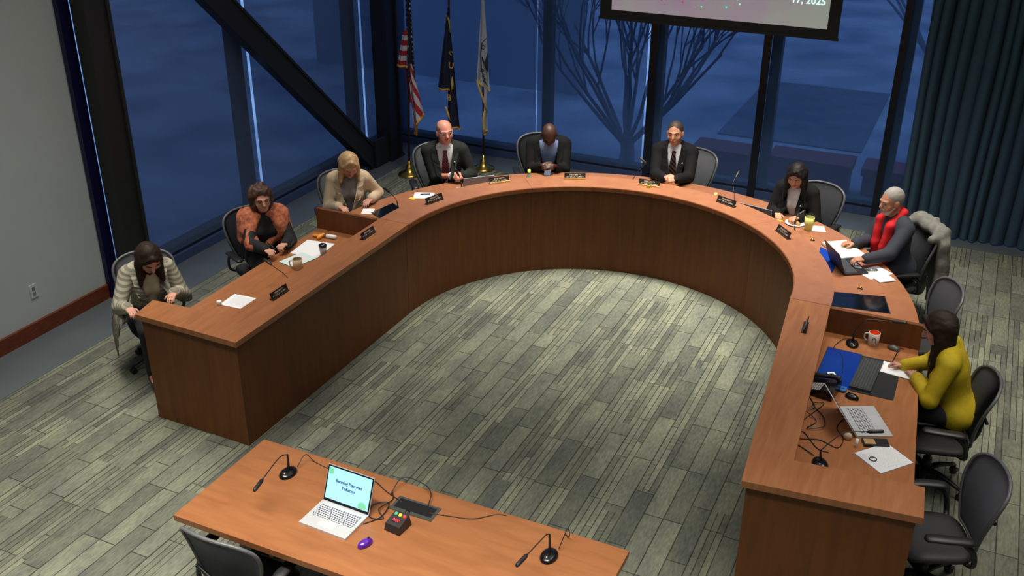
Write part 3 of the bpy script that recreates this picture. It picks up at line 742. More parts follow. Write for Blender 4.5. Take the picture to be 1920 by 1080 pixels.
    # hair
    if hair and hair != 'bald':
        h = SDF(.02); dn = np.array((0, 0, -1.))
        if hair in ('short', 'fringe'):
            h.ell(Hd(0, -.018, .03), np.array((.079, .095, .094))*hs, Rh)
            h.plane(Hd(0, .028 if hair == 'short' else .012, 0) + Rh @ np.array((0, 0, 0)), Rh @ np.array((0, .75, -.66)))
            if hair == 'fringe': h.ell(Hd(0, .05, .11), np.array((.07, .13, .07))*hs, Rh, sub=True)
            h.plane(Hd(0, 0, -.018), Rh @ np.array((0, .45, -1)))
        elif hair == 'curly':
            rnd = random.Random(4); h.ell(Hd(0, -.024, .034), np.array((.088, .098, .096))*hs, Rh); h.ell(Hd(0, .10, -.035), np.array((.066, .095, .115))*hs, Rh, sub=True)
            for _ in range(130):
                a = rnd.uniform(0, 2*PI); z = rnd.uniform(-.09, .115); rr = math.sqrt(max(0, 1-((z-.01)/.125)**2)); x, y = .09*rr*math.cos(a), -.02+.1*rr*math.sin(a)
                if y > .015 and z < .06 + .02*abs(math.sin(a*9)): continue
                h.cap(Hd(x, y, z), Hd(x*1.05, y, z-.01), rnd.uniform(.018, .028)*hs, k=.008)
        else:
            ln, spread = {'long': (.30, .085), 'bob': (.2, .08), 'mid': (.24, .08), 'verylong': (.42, .085)}[hair]
            h.ell(Hd(0, -.022, .03), np.array((.088, .103, .1))*hs, Rh)
            h.ell(Hd(0, .10, -.035), np.array((.056, .085, .105))*hs, Rh, sub=True)
            for sx in (-1, 1):
                a = Hd(sx*.074, .012, .03); b = Hd(sx*.08, .015, -.05); c_ = b+dn*(ln-.12)*sz+np.array((sx*.012, .012, 0))
                h.cap(a, b, .024, .026, k=.03); h.cap(b, c_, .028, .018, k=.03)
                a = Hd(sx*.055, -.05, .02); b = a+dn*ln*.8*sz+np.array((sx*.02, -.035, 0)); h.cap(a, b, .045, .03, k=.04)
            a = Hd(0, -.075, .03); b = a+dn*ln*sz+np.array((0, -.05, 0)); h.cap(a, b, .05, .028, k=.04)
            if hair == 'verylong':
                for sx in (-1, 1): a = Hd(sx*.045, -.08, .0); h.cap(a, a+dn*ln*1.05*sz+np.array((sx*.03, -.05, 0)), .045, .025, k=.04)
            h.cap(Hd(0, .065, .105), Hd(-.075, .045, .03), .016, .014, k=.02); h.cap(Hd(0, .065, .105), Hd(.075, .045, .03), .016, .014, k=.02)
        h.mesh('hair', .0065, haircol, ob, wr={'curly': .0022, 'short': .0006, 'fringe': .0006}.get(hair, .0012), wf=150, smooth=1)
    if beard:
        b_ = SDF(.02); b_.ell(Hd(0, .04, -.08), np.array((.046, .052, .042))*hs, Rh); b_.cap(Hd(-.058, .01, -.04), Hd(-.035, .06, -.08), .014, .014); b_.cap(Hd(.058, .01, -.04), Hd(.035, .06, -.08), .014, .014)
        b_.cap(Hd(-.026, .088, -.048), Hd(0, .1, -.04), .008, .008, k=.01); b_.cap(Hd(.026, .088, -.048), Hd(0, .1, -.04), .008, .008, k=.01)
        b_.ell(Hd(0, .11, -.055), np.array((.018, .02, .008)), Rh, sub=True); b_.mesh('beard', .006, beard, ob, wr=.001, wf=200, smooth=1)
    ob_info = dict(T=T, Hd=Hd, front=front, A=A, ob=ob, jk=jk, toloc=toloc, org=org, th=th, tf=tf, TR=TR, hp=hp, torso=torso)
    return ob_info
DARKP = mat('dark_trousers', srgb(30, 32, 38), .85)
S1 = SKIN('skin_fair', (214, 160, 138), (196, 140, 120)); S2 = SKIN('skin_pink', (216, 150, 130), (200, 132, 114)); S3 = SKIN('skin_tan', (190, 136, 108), (172, 118, 92))
S4 = SKIN('skin_dark', (84, 54, 42), (66, 42, 34)); S5 = SKIN('skin_olive', (196, 144, 116), (176, 124, 98))
def fw(a): return Vector((math.cos(math.radians(a)), math.sin(math.radians(a)), 0))
def rt(a): f = fw(a); return Vector((f.y, -f.x, 0))
def clasp(C, a, sp=.07, back=.03, z=None, curl=1.0):
    f, r = fw(a), rt(a); C = Vector(C)
    return {'R': (C+r*sp-f*back, f*.42-r*.9, f*.75+Vector((0, 0, .7)), curl), 'L': (C-r*(sp-.012)-f*(back-.012), f*.42+r*.9, f*.75+Vector((0, 0, .7)), curl)}
HB = mat('hair_dark_brown', srgb(40, 28, 22), .65, spec=.25); HBL = mat('hair_blonde', srgb(206, 170, 122), .5, noise=.3, nscale=40); HCU = mat('hair_curly_brown', srgb(72, 50, 38), .6)
HG = mat('hair_grey', srgb(140, 136, 132), .7); HRD = mat('hair_thin_reddish', srgb(140, 104, 86), .7); HBK = mat('hair_black', srgb(24, 20, 20), .6, spec=.25); HBR = mat('hair_brown_short', srgb(62, 46, 38), .6); BRD = mat('beard_grey', srgb(178, 172, 166), .8)
CARD = stripe_mat('striped_cardigan', srgb(172, 168, 150), srgb(128, 124, 112), 9, (.35, .1, 0))
CREAM = mat('cream_top', srgb(206, 192, 164), .8); SHAWL = mat('orange_shawl', srgb(206, 122, 84), .8, col2=srgb(150, 78, 58), nscale=30, bump=.3)
BLAZ = mat('cream_blazer', srgb(206, 184, 156), .8); GREYT = mat('grey_blouse', srgb(128, 128, 124), .8); BLKT = mat('black_knit', srgb(22, 22, 26), .8)
SUIT = mat('dark_suit', srgb(37, 41, 40), .8, spec=.2); SUITB = mat('black_suit', srgb(22, 23, 25), .85, spec=.2); WSH = mat('white_shirt', srgb(215, 218, 224), .8); BSH = mat('pale_blue_shirt', srgb(138, 164, 214), .8, noise=.15, nscale=40)
TIE1 = stripe_mat('tie_red_grey', srgb(176, 128, 138), srgb(128, 72, 88), 14, (0, .8, 0)); TIE2 = stripe_mat('tie_striped', srgb(28, 26, 34), srgb(176, 160, 170), 9, (0, .8, 0))
NAVY = mat('navy_sweater', srgb(40, 44, 56), .85); RED = mat('red_scarf_fabric', srgb(222, 20, 34), .8, noise=.35, nscale=14, bump=.2); MUST = mat('mustard_knit', srgb(190, 166, 16), .8, noise=.12, nscale=30)
METF = mat('glasses_metal', srgb(190, 190, 190), .3, metal=.8); DRKF = mat('glasses_dark', srgb(60, 50, 46), .3)
FA = {1: -35, 2: -40, 3: -58, 4: -60, 5: -66, 6: -80, 7: -100, 8: -145, 9: 180}
def P_chair(info, a, label, dx=0, dy=0, fa=None):
    o = info['org']; return chair(o.x+dx-.02*fw(a).x, o.y+dy-.02*fw(a).y, fa if fa is not None else a, label)
a = FA[1]
p1 = person('woman in pale striped cardigan bent over at the left end of the dais', (-5.98, 5.62), a, lean=24, sz=.96, head=(8, 42, 0), sex='f', skin=S1, top=CARD, V=(.04, .085, .05), shirt=CREAM,
    hands={'R': ((-5.86, 5.24, .83), fw(a)*1-rt(a)*.2, (0, 0, 1), .4), 'L': ((-5.72, 5.62, .83), fw(a)+rt(a)*.55, (0, 0, 1), .4)}, hair='long', haircol=HB, glasses=METF, wr=.0018)
c_ = P_chair(p1, a, 'office chair under the woman in striped cardigan', .04, .02); c_.scale = (.92, .92, .90)
# long cardigan panel hanging over the side of the chair
bm = bmesh.new(); pts = [[(-.16, .02, .62), (-.17, .10, .61), (-.17, .18, .58)], [(-.27, .0, .55), (-.275, .10, .54), (-.27, .2, .52)], [(-.30, .0, .42), (-.305, .10, .41), (-.30, .2, .40)], [(-.31, .03, .30), (-.315, .11, .29), (-.31, .18, .30)], [(-.31, .08, .19), (-.312, .11, .17), (-.31, .14, .20)]]
T_ = [[bm.verts.new((-q[0]*1.08, q[1]*1.5-.1, q[2])) for q in row] for row in pts]
for i in range(4):
    for j in range(2): bm.faces.new((T_[i][j], T_[i][j+1], T_[i+1][j+1], T_[i+1][j]))
bmesh.ops.solidify(bm, geom=bm.faces[:], thickness=.008); bmesh.ops.subdivide_edges(bm, edges=bm.edges[:], cuts=2, use_grid_fill=True); from_bm('cardigan_tail', bm, CARD, p1['ob'], True)
a = FA[2]
p2 = person('curly haired woman with glasses and rust orange shawl holding a pen', (-5.84, 6.98), a, lean=10, sz=.93, head=(2, 8, 4), sex='f', skin=S1, top=BLKT,
    hands={'R': ((-5.58, 6.66, .83), fw(a)+rt(a)*-.35, (0, 0, 1), .7), 'L': ((-5.50, 6.86, .83), fw(a)*.7+rt(a)*.8, (0, 0, 1), .7)}, hair='curly', haircol=HCU, glasses=DRKF)
P_chair(p2, a, 'office chair under the woman in orange shawl', -.02, -.02, -30)
T = p2['T']; s = SDF(.03)
s.cap(T(-.15, -.02, .46), T(.15, -.02, .46), .085, k=.05); s.ell(T(0, -.05, .33), (.18, .11, .17), p2['TR'], .05)
for sx in (-1, 1): s.cap(T(sx*.17, .02, .44), T(sx*.20, .04, .26), .075, .07, k=.05); s.cap(T(sx*.15, .07, .40), T(sx*.13, .09, .22), .05, .055, k=.04); s.cap(T(sx*.06, .05, .50), T(sx*.12, .10, .40), .035, .04, k=.03)
s.cap(T(-.15, .1, .36), T(-.02, .12, .2), .045, .05, k=.04)
for key in 'LR':
    sh_, El_, W_, sx_ = p2['A'][key]; s.cap(sh_, sh_+(El_-sh_)*(1.0 if key == 'R' else .6), .066, .06, k=.05)
s.cap(p2['A']['R'][1], p2['A']['R'][1]*.6+p2['A']['R'][2]*.4, .058, .05, k=.04)
s.cap(T(0, .0, .50), T(0, .0, .60), .066, sub=True)
tag_ = s.mesh('shawl', .009, SHAWL, p2['ob'], wr=.004, wf=55)
a = FA[3]
p3 = person('blonde woman in cream blazer looking down at her hands', (-5.67, 8.17), a, lean=14, sz=.96, head=(16, 32, 0), sex='f', skin=S1, top=BLAZ, V=(.10, .10, .06), shirt=GREYT,
    hands={'R': ((-5.62, 7.9, .80), fw(a)+rt(a)*-.7, (0, 0, 1), .3), 'L': ((-5.44, 8.22, .80), fw(a)*.9+rt(a)*.5, (0, 0, 1), .3)}, hair='mid', haircol=HBL, wr=.0018)
P_chair(p3, a, 'office chair under the blonde woman in cream blazer', -.05, -.04, -52)
a = FA[4]
p4 = person('balding man with glasses in dark grey suit and reddish tie, hands clasped', (-5.17, 9.32), a, lean=8, sz=1.02, head=(14, 2, 3), skin=S2, top=SUIT, V=(.08, .085, .0), shirt=WSH, tie=TIE1, collar=True, cuffs=True,
    hands=clasp((-4.92, 9.16, .82), a), hair='fringe', haircol=HRD, glasses=METF)
c_ = P_chair(p4, a, 'office chair under the man in dark grey suit with reddish tie', -.03, -.08, -56); c_.scale = (.97, .97, .95)
a = FA[5]
p5 = person('bald man in black jacket and pale blue open shirt looking down at a phone', (-4.27, 10.12), a, lean=20, sz=.99, head=(0, 52, 0), skin=S4, top=SUITB, V=(.0, .105, .055), shirt=BSH, collar=True, extra='pin',
    hands=clasp((-4.14, 9.82, .84), a, .06, .05, curl=.5), hair='bald', haircol=HBK)
c_ = P_chair(p5, a, 'office chair under the bald man in black jacket', -.06, -.08, -62); c_.scale = (.92, .92, .93)
a = FA[6]
p6 = person('smiling short haired man in dark suit with diagonally striped tie, hands clasped', (-2.89, 10.43), a, lean=7, sz=1.0, head=(-6, 4, 2), skin=S5, top=SUITB, V=(.08, .07, .0), shirt=WSH, tie=TIE2, collar=True, cuffs=True,
    hands=clasp((-2.80, 10.03, .84), a, curl=1.05), hair='short', haircol=HBR)
P_chair(p6, a, 'office chair under the man with striped tie', .11, .03, -108)
a = FA[7]
p7 = person('dark haired woman in black blazer and white top looking down at her desk', (-1.45, 9.88), a, lean=16, sz=.94, head=(6, 26, 0), sex='f', skin=S5, top=SUITB, V=(.06, .07, .03), shirt=WSH, extra='pin',
    hands={'R': ((-1.58, 9.66, .80), fw(a)-rt(a)*.6, (0, 0, 1), .5), 'L': ((-1.36, 9.64, .80), fw(a)+rt(a)*.4, (0, 0, 1), .6)}, hair='long', haircol=HBK)
P_chair(p7, a, 'office chair with wide back under the dark haired woman in black blazer', .10, .0, -104)
a = FA[8]
p8 = person('grey bearded man in navy sweater and bright red scarf with hands on desk', (-.46, 9.36), a, lean=12, sz=1.0, head=(4, 12, 0), skin=S3, top=NAVY, sleeve=1.0,
    hands={'R': ((-.76, 9.22, .80), fw(-160), (0, 0, 1), .45), 'L': ((-.62, 8.84, .82), fw(-150), (0, 0, 1), .5)}, hair='short', haircol=HG, beard=BRD)
c8 = P_chair(p8, a, 'office chair with a coat over it under the red scarf man', -.07, -.08, -146)
T = p8['T']; s = SDF(.02); s.cap(T(-.07, -.05, .545), T(.07, -.05, .545), .042)
for sx in (-1, 1): s.cap(T(sx*.075, -.03, .53), T(sx*.085, .085, .46), .042, .046); s.cap(T(sx*.085, .09, .46), T(sx*.072, .15, .25), .048, .052); s.cap(T(sx*.072, .15, .25), T(sx*.06, .17, .06), .052, .055)
s.mesh('scarf', .008, RED, p8['ob'], wr=.003, wf=50)
ct = SDF(.04)   # coat over the chair back
COAT = mat('grey_coat', srgb(122, 122, 116), .9, noise=.3, nscale=20, bump=.3)
for x in (-.2, -.1, 0, .1, .2): ct.cap((x, -.385+abs(x)*.1, 1.0-.3*abs(x)**1.3), (x*1.15, -.41, .55), .05, .055, k=.05)
ct.cap((-.2, -.33, .96), (.2, -.33, .96), .055, k=.05); ct.cap((-.26, -.34, .90), (-.28, -.38, .35), .055, .07); ct.cap((.26, -.34, .90), (.29, -.38, .28), .06, .07); ct.cap((.1, -.42, .7), (.15, -.44, .22), .07, .06); ct.cap((-.08, -.42, .7), (-.1, -.44, .26), .07, .06)
ct.cap((.22, -.24, .93), (.2, -.36, .96), .04, .05, k=.05); ct.cap((-.22, -.24, .93), (-.2, -.36, .96), .04, .05, k=.05)
cto = ct.mesh('draped_coat', .012, COAT, None, wr=.006, wf=40); cto.location = c8.location; cto.rotation_euler = c8.rotation_euler
tag(cto, 'rumpled grey coat draped over the back of the red scarf man\'s chair', 'coat')
a = FA[9]
p9 = person('woman with long brown hair in mustard sweater writing at the right desk', (.17, 7.0), a, lean=17, sz=.97, head=(4, 26, 0), sex='f', skin=S1, top=MUST,
    hands={'R': ((-.10, 7.1, .775), fw(175), (0, .3, 1), .8), 'L': ((.0, 6.96, .775), fw(120), (0, 0, 1), .3)}, hair='verylong', haircol=HB, elbow=(1, -.2, -.9))
chair(.19, 6.83, 192, 'office chair with grey back under the woman in mustard sweater')
chair(-.14, 8.22, 204, 'empty office chair pushed up between the red scarf man and mustard sweater woman')
chair(.27, 5.64, 200, 'empty office chair at the near right corner of the dais')
chair(-3.32, 3.55, 90, 'office chair at the left end of the presenter table', )
chair(-2.46, 3.46, 84, 'office chair at the middle of the presenter table')
# ------------------------------------------------------------------ things on the desks
def rad(a, r): return (ZC[0]+r*math.cos(math.radians(a)), ZC[1]+r*math.sin(math.radians(a)))
def strokes(name, c1, c2, sc=(60, 1, 160), th=.5):
    m = mat(name, c1, .5); nt = m.node_tree; N = nt.nodes; L = nt.links; b = N['Principled BSDF']
    tc = N.new('ShaderNodeTexCoord'); mp = N.new('ShaderNodeMapping'); mp.inputs['Scale'].default_value = sc; n = N.new('ShaderNodeTexNoise'); n.inputs['Scale'].default_value = 1; n.inputs['Detail'].default_value = 1
    r = N.new('ShaderNodeValToRGB'); r.color_ramp.interpolation = 'CONSTANT'; r.color_ramp.elements[1].position = th; r.color_ramp.elements[0].color = c1; r.color_ramp.elements[1].color = c2
    L.new(tc.outputs['Object'], mp.inputs['Vector']); L.new(mp.outputs['Vector'], n.inputs['Vector']); L.new(n.outputs['Fac'], r.inputs['Fac']); L.new(r.outputs['Color'], b.inputs['Base Color']); return m
NPM = mat('nameplate_dark', srgb(38, 30, 28), .4); NPS = strokes('nameplate_lettering', srgb(46, 36, 32), srgb(176, 168, 150), (170, 1, 60), .5); NPB = mat('nameplate_base_wood', srgb(214, 176, 116), .5)
def nameplate(x, y, face, label, w=.21, base=False, h=.055):
    """face: direction (deg) the writing faces"""
    o = empty('nameplate', (x, y, LZ), math.radians(face)+PI/2); tag(o, label, 'nameplate', 'nameplates along the dais ledge')
    Mx = Matrix.Translation((0, .0, .006)) @ Matrix.Rotation(-.35, 4, 'X')
    bm = bmesh.new(); box(bm, (0, 0, h/2), (w, .006, h), Mx); from_bm('plate', bm, NPM, o)
    for z, sx in ((h*.70, .52), (h*.32, .80)):
        bm = bmesh.new(); box(bm, (0, -.0035, z), (w*sx, .001, h*.24), Mx); from_bm('lettering', bm, NPS, o)
    bm = bmesh.new(); box(bm, (0, .006, .004), (w, .04, .008))
    if base: box(bm, (0, -.012, .009), (w, .012, .018))
    from_bm('holder', bm, NPB if base else NPM, o); return o
nameplate(-4.74, 5.77, 0, 'thin dark nameplate on the ledge in front of the paper sheet at left'); nameplate(-4.75, 7.10, 0, 'thin dark nameplate on the ledge beside the left divider')
for (px, lb, bs) in (((-4.62, 8.10), 'dark nameplate in front of the white note sheet near the blonde woman', 0), ((-4.28, 8.86), 'nameplate in front of the open laptop of the reddish tie man', 1),
                     ((-3.62, 9.30), 'two tone nameplate in front of the bald man in black jacket', 1), ((-2.86, 9.44), 'nameplate behind the small glass bottle left of striped tie man', 1),
                     ((-2.02, 9.28), 'dark nameplate between the striped tie man and dark haired woman', 0), ((-1.36, 8.76), 'dark nameplate on the ledge before the pastry plate and cup', 0)):
    an = math.degrees(math.atan2(px[1]-ZC[1], px[0]-ZC[0])); nameplate(px[0], px[1], an+180, lb, .22, bs, .06)
nameplate(-.84, 7.04, 184, 'thin nameplate seen edge on the straight right ledge', .18)
# microphones
MICR = mat('mic_ring_dark', srgb(70, 72, 76), .35)
def mic(base, z0, stem_top, bend, head, label, rz=0, cable=None, big=1.0):
    """base (x,y); stem_top/bend/head are world points"""
    B = Vector((base[0], base[1], z0)); o = empty('gooseneck_microphone', B); tag(o, label, 'microphone', 'gooseneck microphones')
    l = lambda p: Vector(p)-B
    bm = bmesh.new(); lathe(bm, [(0, 0), (.056*big, 0), (.058*big, .008), (.05*big, .02), (.03*big, .028), (0, .03)], 24)
    Mz = Matrix.Rotation(rz, 4, 'Z') @ Matrix.Diagonal((.85, 1.2, 1, 1))
    for v in bm.verts: v.co = Mz @ v.co
    bs = from_bm('base', bm, BLKG, o, True)
    lathe_obj('button', [(0, .02), (.01, .02), (.01, .031), (0, .033)], STEEL, bs, 12, (0, -.035*big, 0))
    tube_obj('stem', [(0, .01, .025), l(stem_top)*.5+Vector((0, .005, .01)), l(stem_top)], [.009, .0075, .006], BLK, o)
    hd = l(head); bd = l(bend); u = (hd-bd).normalized(); hl = .105*big
    tube_obj('gooseneck', [l(stem_top), (l(stem_top)*.6+bd*.4)+Vector((0, 0, .012)), bd, hd-u*hl*.8], .0035, BLK, o, 8, 5)
    bm = bmesh.new(); tube(bm, [hd-u*hl, hd-u*hl*.85, hd-u*.012, hd], [.006, .0125, .0125, .009], 12); h = from_bm('mic_head', bm, BLK, o, True)
    if cable: tube_obj('cable', [l(p) for p in cable], .003, BLK, o, 6, 6)
    return o
mic((-3.45, 4.09), .74, (-3.43, 4.08, .90), (-3.41, 3.95, .945), (-3.37, 3.68, .92), 'gooseneck microphone at the left end of the presenter table', 0, [(-3.43, 4.16, .755), (-3.42, 4.24, .80), (-3.36, 4.26, .745), (-3.15, 4.22, .744), (-3.03, 4.2, .744)])
mic((-1.67, 4.09), .74, (-1.67, 4.09, .90), (-1.68, 4.0, .93), (-1.72, 3.76, .92), 'gooseneck microphone at the right end of the presenter table', 0, [(-1.64, 4.16, .755), (-1.62, 4.23, .85), (-1.62, 4.27, .77), (-1.66, 4.30, .744)])
mic((-.50, 7.33), .74, (-.50, 7.32, .86), (-.42, 7.34, .97), (-.14, 7.36, 1.0), 'gooseneck microphone by the orange lined mug at the right desk', .3, [(-.52, 7.39, .755), (-.58, 7.36, .75), (-.62, 7.2, .744), (-.54, 7.1, .745), (-.5, 6.85, .75)])
mic((-.45, 5.63), .74, (-.46, 5.62, .85), (-.34, 5.74, .95), (-.12, 5.85, .955), 'gooseneck microphone at the near corner reaching over the silver laptop', .5)
mic((-5.08, 8.15), .74, (-5.08, 8.14, .86), (-5.1, 8.05, .98), (-5.13, 7.98, 1.06), 'slim gooseneck microphone beside the blonde woman', 0)
mic((-4.98, 6.22), .74, (-4.99, 6.21, .85), (-5.08, 6.17, .95), (-5.24, 6.22, .985), 'slim arched microphone by the beige mug at the left desk')
mic((-4.72, 8.86), .74, (-4.72, 8.84, .9), (-4.73, 8.80, .99), (-4.74, 8.76, 1.06), 'thin upright microphone before the man in dark grey suit')
mic((-3.14, 9.70), .74, (-3.12, 9.72, .9), (-3.02, 9.8, 1.06), (-3.1, 9.82, 1.11), 'thin microphone at the left of the striped tie man')
mic((-1.98, 9.52), .74, (-1.99, 9.54, .9), (-2.05, 9.66, 1.04), (-2.03, 9.8, 1.13), 'gooseneck microphone pointing up between striped tie man and dark haired woman')
mic((-1.33, 9.30), .74, (-1.34, 9.32, .82), (-1.34, 9.36, .92), (-1.28, 9.44, .96), 'short black microphone next to the pastry plate', 0, None, .8)

# laptops: local frame +y away from the user
KEYS = mat('laptop_keys', srgb(70, 74, 84), .5)
def keymat(name, key, gap, sx=.0165, sz=.0165):
    m = mat(name, key, .5); nt = m.node_tree; N = nt.nodes; L = nt.links; b = N['Principled BSDF']; tc = N.new('ShaderNodeTexCoord')
    k = N.new('ShaderNodeTexBrick'); k.offset = .3; k.inputs['Scale'].default_value = 1; k.inputs['Brick Width'].default_value = sx; k.inputs['Row Height'].default_value = sz; k.inputs['Mortar Size'].default_value = .0022
    k.inputs['Color1'].default_value = key; k.inputs['Color2'].default_value = tuple(c*1.25 for c in key[:3])+(1,); k.inputs['Mortar'].default_value = gap
    L.new(tc.outputs['Object'], k.inputs['Vector']); L.new(k.outputs['Color'], b.inputs['Base Color']); return m
K1 = keymat('keys_on_silver', srgb(74, 78, 90), srgb(214, 216, 220)); K2 = keymat('keys_dark', srgb(62, 66, 70), srgb(24, 25, 28), .019, .019)
def laptop(x, y, z, rz, ang, label, w=.325, d=.225, shell=SILVER, screen=None, lidm=None, kb=K1):
    o = empty('laptop', (x, y, z), rz); tag(o, label, 'laptop')
    b = bbox_obj('base', (0, 0, .008), (w, d, .016), shell, o, bv=.003)
    bbox_obj('keyboard', (0, .03, .0166), (w*.86, d*.46, .001), kb, b)
    bbox_obj('trackpad', (0, -.065, .0166), (w*.34, d*.26, .0008), mat('trackpad_grey', srgb(190, 193, 200), .3), b)
    th = math.radians(ang); Mx = Matrix.Translation((0, d/2, .014)) @ Matrix.Rotation(PI/2-(th-PI/2)*-1 if False else (PI-th), 4, 'X')
    Mx = Matrix.Translation((0, d/2, .014)) @ Matrix.Rotation(-(th-PI/2), 4, 'X')   # 90 = upright, larger leans back
    h = d*.97; bm = bmesh.new(); box(bm, (0, .003, h/2), (w, .006, h), Mx); ld = from_bm('lid', bm, lidm or shell, o)
    bm = bmesh.new(); box(bm, (0, -.0006, h/2), (w*.985, .001, h*.97), Mx); from_bm('bezel', bm, BLKG, ld)
    bm = bmesh.new(); box(bm, (0, -.0016, h/2+.004), (w*.93, .001, h*.86), Mx); sc = from_bm('screen', bm, screen or BLKG, ld)
    return o, sc, Mx, h
SCRN = mat('slide_blue', srgb(150, 208, 240), .4, emit=srgb(150, 208, 240), es=.62)
lt, sc, Mx, h = laptop(-2.935, 3.835, .74, math.radians(-2), 112, 'silver laptop showing a light blue title slide on the presenter table', .33, .235, SILVER, SCRN)
INK = mat('slide_ink', srgb(24, 50, 92), .5); GRN = mat('slide_green', srgb(110, 190, 150), .5, emit=srgb(110, 190, 150), es=.5)
def on_screen(name, s, size, px, pz):
    t = text_obj(name, s, size, INK, sc, (0, 0, 0), (0, 0, 0)); t.matrix_local = Mx @ Matrix.Translation((px, -.0028, pz)) @ Matrix.Rotation(PI/2, 4, 'X'); return t
on_screen('title_lettering', 'Banning Flavored', .027, 0, h*.62); on_screen('title_lettering', 'Tobacco', .027, 0, h*.47)
for cx, cz, rr in ((-.138, h*.84, .022), (.11, h*.16, .028)):
    bm = bmesh.new(); vs = []
    for k in range(12):
        a = k*PI/6; xx = max(-.15, min(.15, cx+rr*math.cos(a)*1.1)); zz = max(h*.10, min(h*.93, cz+rr*math.sin(a))); vs.append(bm.verts.new(Mx @ Vector((xx, -.0026, zz))))
    bm.faces.new(vs); from_bm('slide_leaf', bm, GRN, sc)
# clerk laptop
laptop(-.255, 6.25, .74, math.radians(117), 124, 'silver laptop open on the right desk beside the phone', .36, .24, SILVER, BLKG)
laptop(-4.67, 9.04, .74, math.radians(-135), 108, 'silver laptop seen from behind in front of the dark grey suit man', .34, .22, mat('laptop_grey', srgb(165, 172, 186), .35))
laptop(-.74, 8.78, .74, math.radians(122), 112, 'black laptop in front of the red scarf man', .33, .22, BLK, mat('screen_white', srgb(225, 235, 240), .3), None, K2)
laptop(-1.70, 9.50, .74, math.radians(168), 106, 'thin dark laptop in front of the dark haired woman', .33, .22, mat('laptop_slate', srgb(120, 130, 150), .3), None, None, K2)
laptop(-2.34, 9.62, .74, math.radians(170), 118, 'low grey tablet computer at the right of striped tie man', .26, .18, mat('tablet_grey', srgb(110, 114, 108), .4), None, None, K2)

def paper(x, y, z, rz, w, h, label, m=PAPER, n=1, cat='paper', name='paper_sheet', lines=True):
    o = empty(name, (x, y, z), rz); tag(o, label, cat); bbox_obj('sheet', (0, 0, .001*n), (w, h, .002*n), m, o)
    if lines: bbox_obj('print', (0, 0, .002*n+.0003), (w*.8, h*.8, .0004), strokes('faint_print', srgb(226, 228, 234), srgb(196, 198, 206), (90, 220, 1), .62), o)
    return o
paper(-5.235, 5.86, .74, .06, .27, .21, 'white printed sheet beside the small white cap on left desk')
paper(-5.33, 7.02, .74, .1, .29, .33, 'white paper stack in front of the orange shawl woman', lines=False, n=3)
paper(-5.30, 6.75, .744, -.25, .20, .27, 'pale teal papers lying over the white stack near beige mug', mat('teal_paper', srgb(196, 232, 232), .7), 2)
paper(-5.37, 8.04, .74, .4, .12, .14, 'white note under the hand of blonde woman', lines=False)
paper(-4.80, 8.20, .95, .42, .20, .16, 'white note sheet on the ledge with a pen on it', n=2); 
o = tube_obj('pen', [(-4.84, 8.20, .959), (-4.76, 8.25, .959)], .005, mat('pen_navy', srgb(30, 36, 70), .3)); tag(o, 'dark pen lying on the white note sheet on the ledge', 'pen')
o = bbox_obj('sticky_note', (-4.86, 8.07, .9535), (.06, .05, .006), mat('yellow_note', srgb(226, 200, 60), .7), rz=0); tag(o, 'small yellow sticky note at the corner of white note sheet', 'note')
paper(-.09, 5.87, .74, .62-PI/2+.25, .24, .27, 'white pad with a black ring on it at the near right desk', mat('pad_paper', srgb(222, 226, 236), .7), 4)
bm = bmesh.new(); tube(bm, [(.022*math.cos(k*PI/12), .022*math.sin(k*PI/12), 0) for k in range(25)], .003, 6, caps=False); o = from_bm('hair_tie', bm, BLK, None, True, (-.15, 5.82, .752)); tag(o, 'black round hair tie lying on the white pad', 'hair tie')
paper(-.135, 7.06, .744, -.12, .24, .17, 'white paper the mustard sweater woman writes on', n=2, lines=False)
o = tube_obj('pen', [(-.19, 7.085, .76), (-.155, 7.10, .90)], .0045, BLK); tag(o, 'black pen held upright by the mustard sweater woman', 'pen')
o = tube_obj('pen', [(-5.50, 6.70, .83), (-5.60, 6.72, .87)], .006, BLK); tag(o, 'black pen held by the orange shawl woman', 'pen')
# notebook
nb = empty('open_notebook', (-.84, 9.13, .74), math.radians(-52)); tag(nb, 'open notebook with cream pages under the red scarf man\'s hand', 'notebook')
CRM = mat('cream_page', srgb(240, 236, 214), .8)
for sx in (-1, 1):
    bm = bmesh.new(); box(bm, (sx*.095, 0, .014), (.18, .25, .02)); bevel(bm, .004); from_bm('page_block', bm, CRM, nb)
bbox_obj('cover', (0, 0, .002), (.39, .26, .004), BLK, nb)
# papers of the red scarf man
paper(-.52, 8.76, .74, .9, .26, .19, 'loose papers and clipboard at right of the black laptop', n=2); 
paper(-.45, 8.68, .745, .7, .16, .20, 'small white notepad with dark red cover edge beside loose papers', n=4)
o = bbox_obj('eyeglasses_case', (-.60, 8.80, .752), (.09, .04, .02), DG, rz=0); bpy.data.objects.remove(o)
eg = empty('reading_glasses', (-.55, 8.79, .748), .5); tag(eg, 'dark folded reading glasses lying on the loose papers', 'glasses')
bm = bmesh.new()
for sx in (-1, 1): tube(bm, [(sx*.032+.024*math.cos(k*PI/8), .018*math.sin(k*PI/8), .004) for k in range(17)], .0028, 6, caps=False)
tube(bm, [(-.056, 0, .006), (.05, -.03, .006)], .0028, 6); tube(bm, [(.056, 0, .006), (-.05, -.035, .008)], .0028, 6); from_bm('frame', bm, BLK, eg, True)
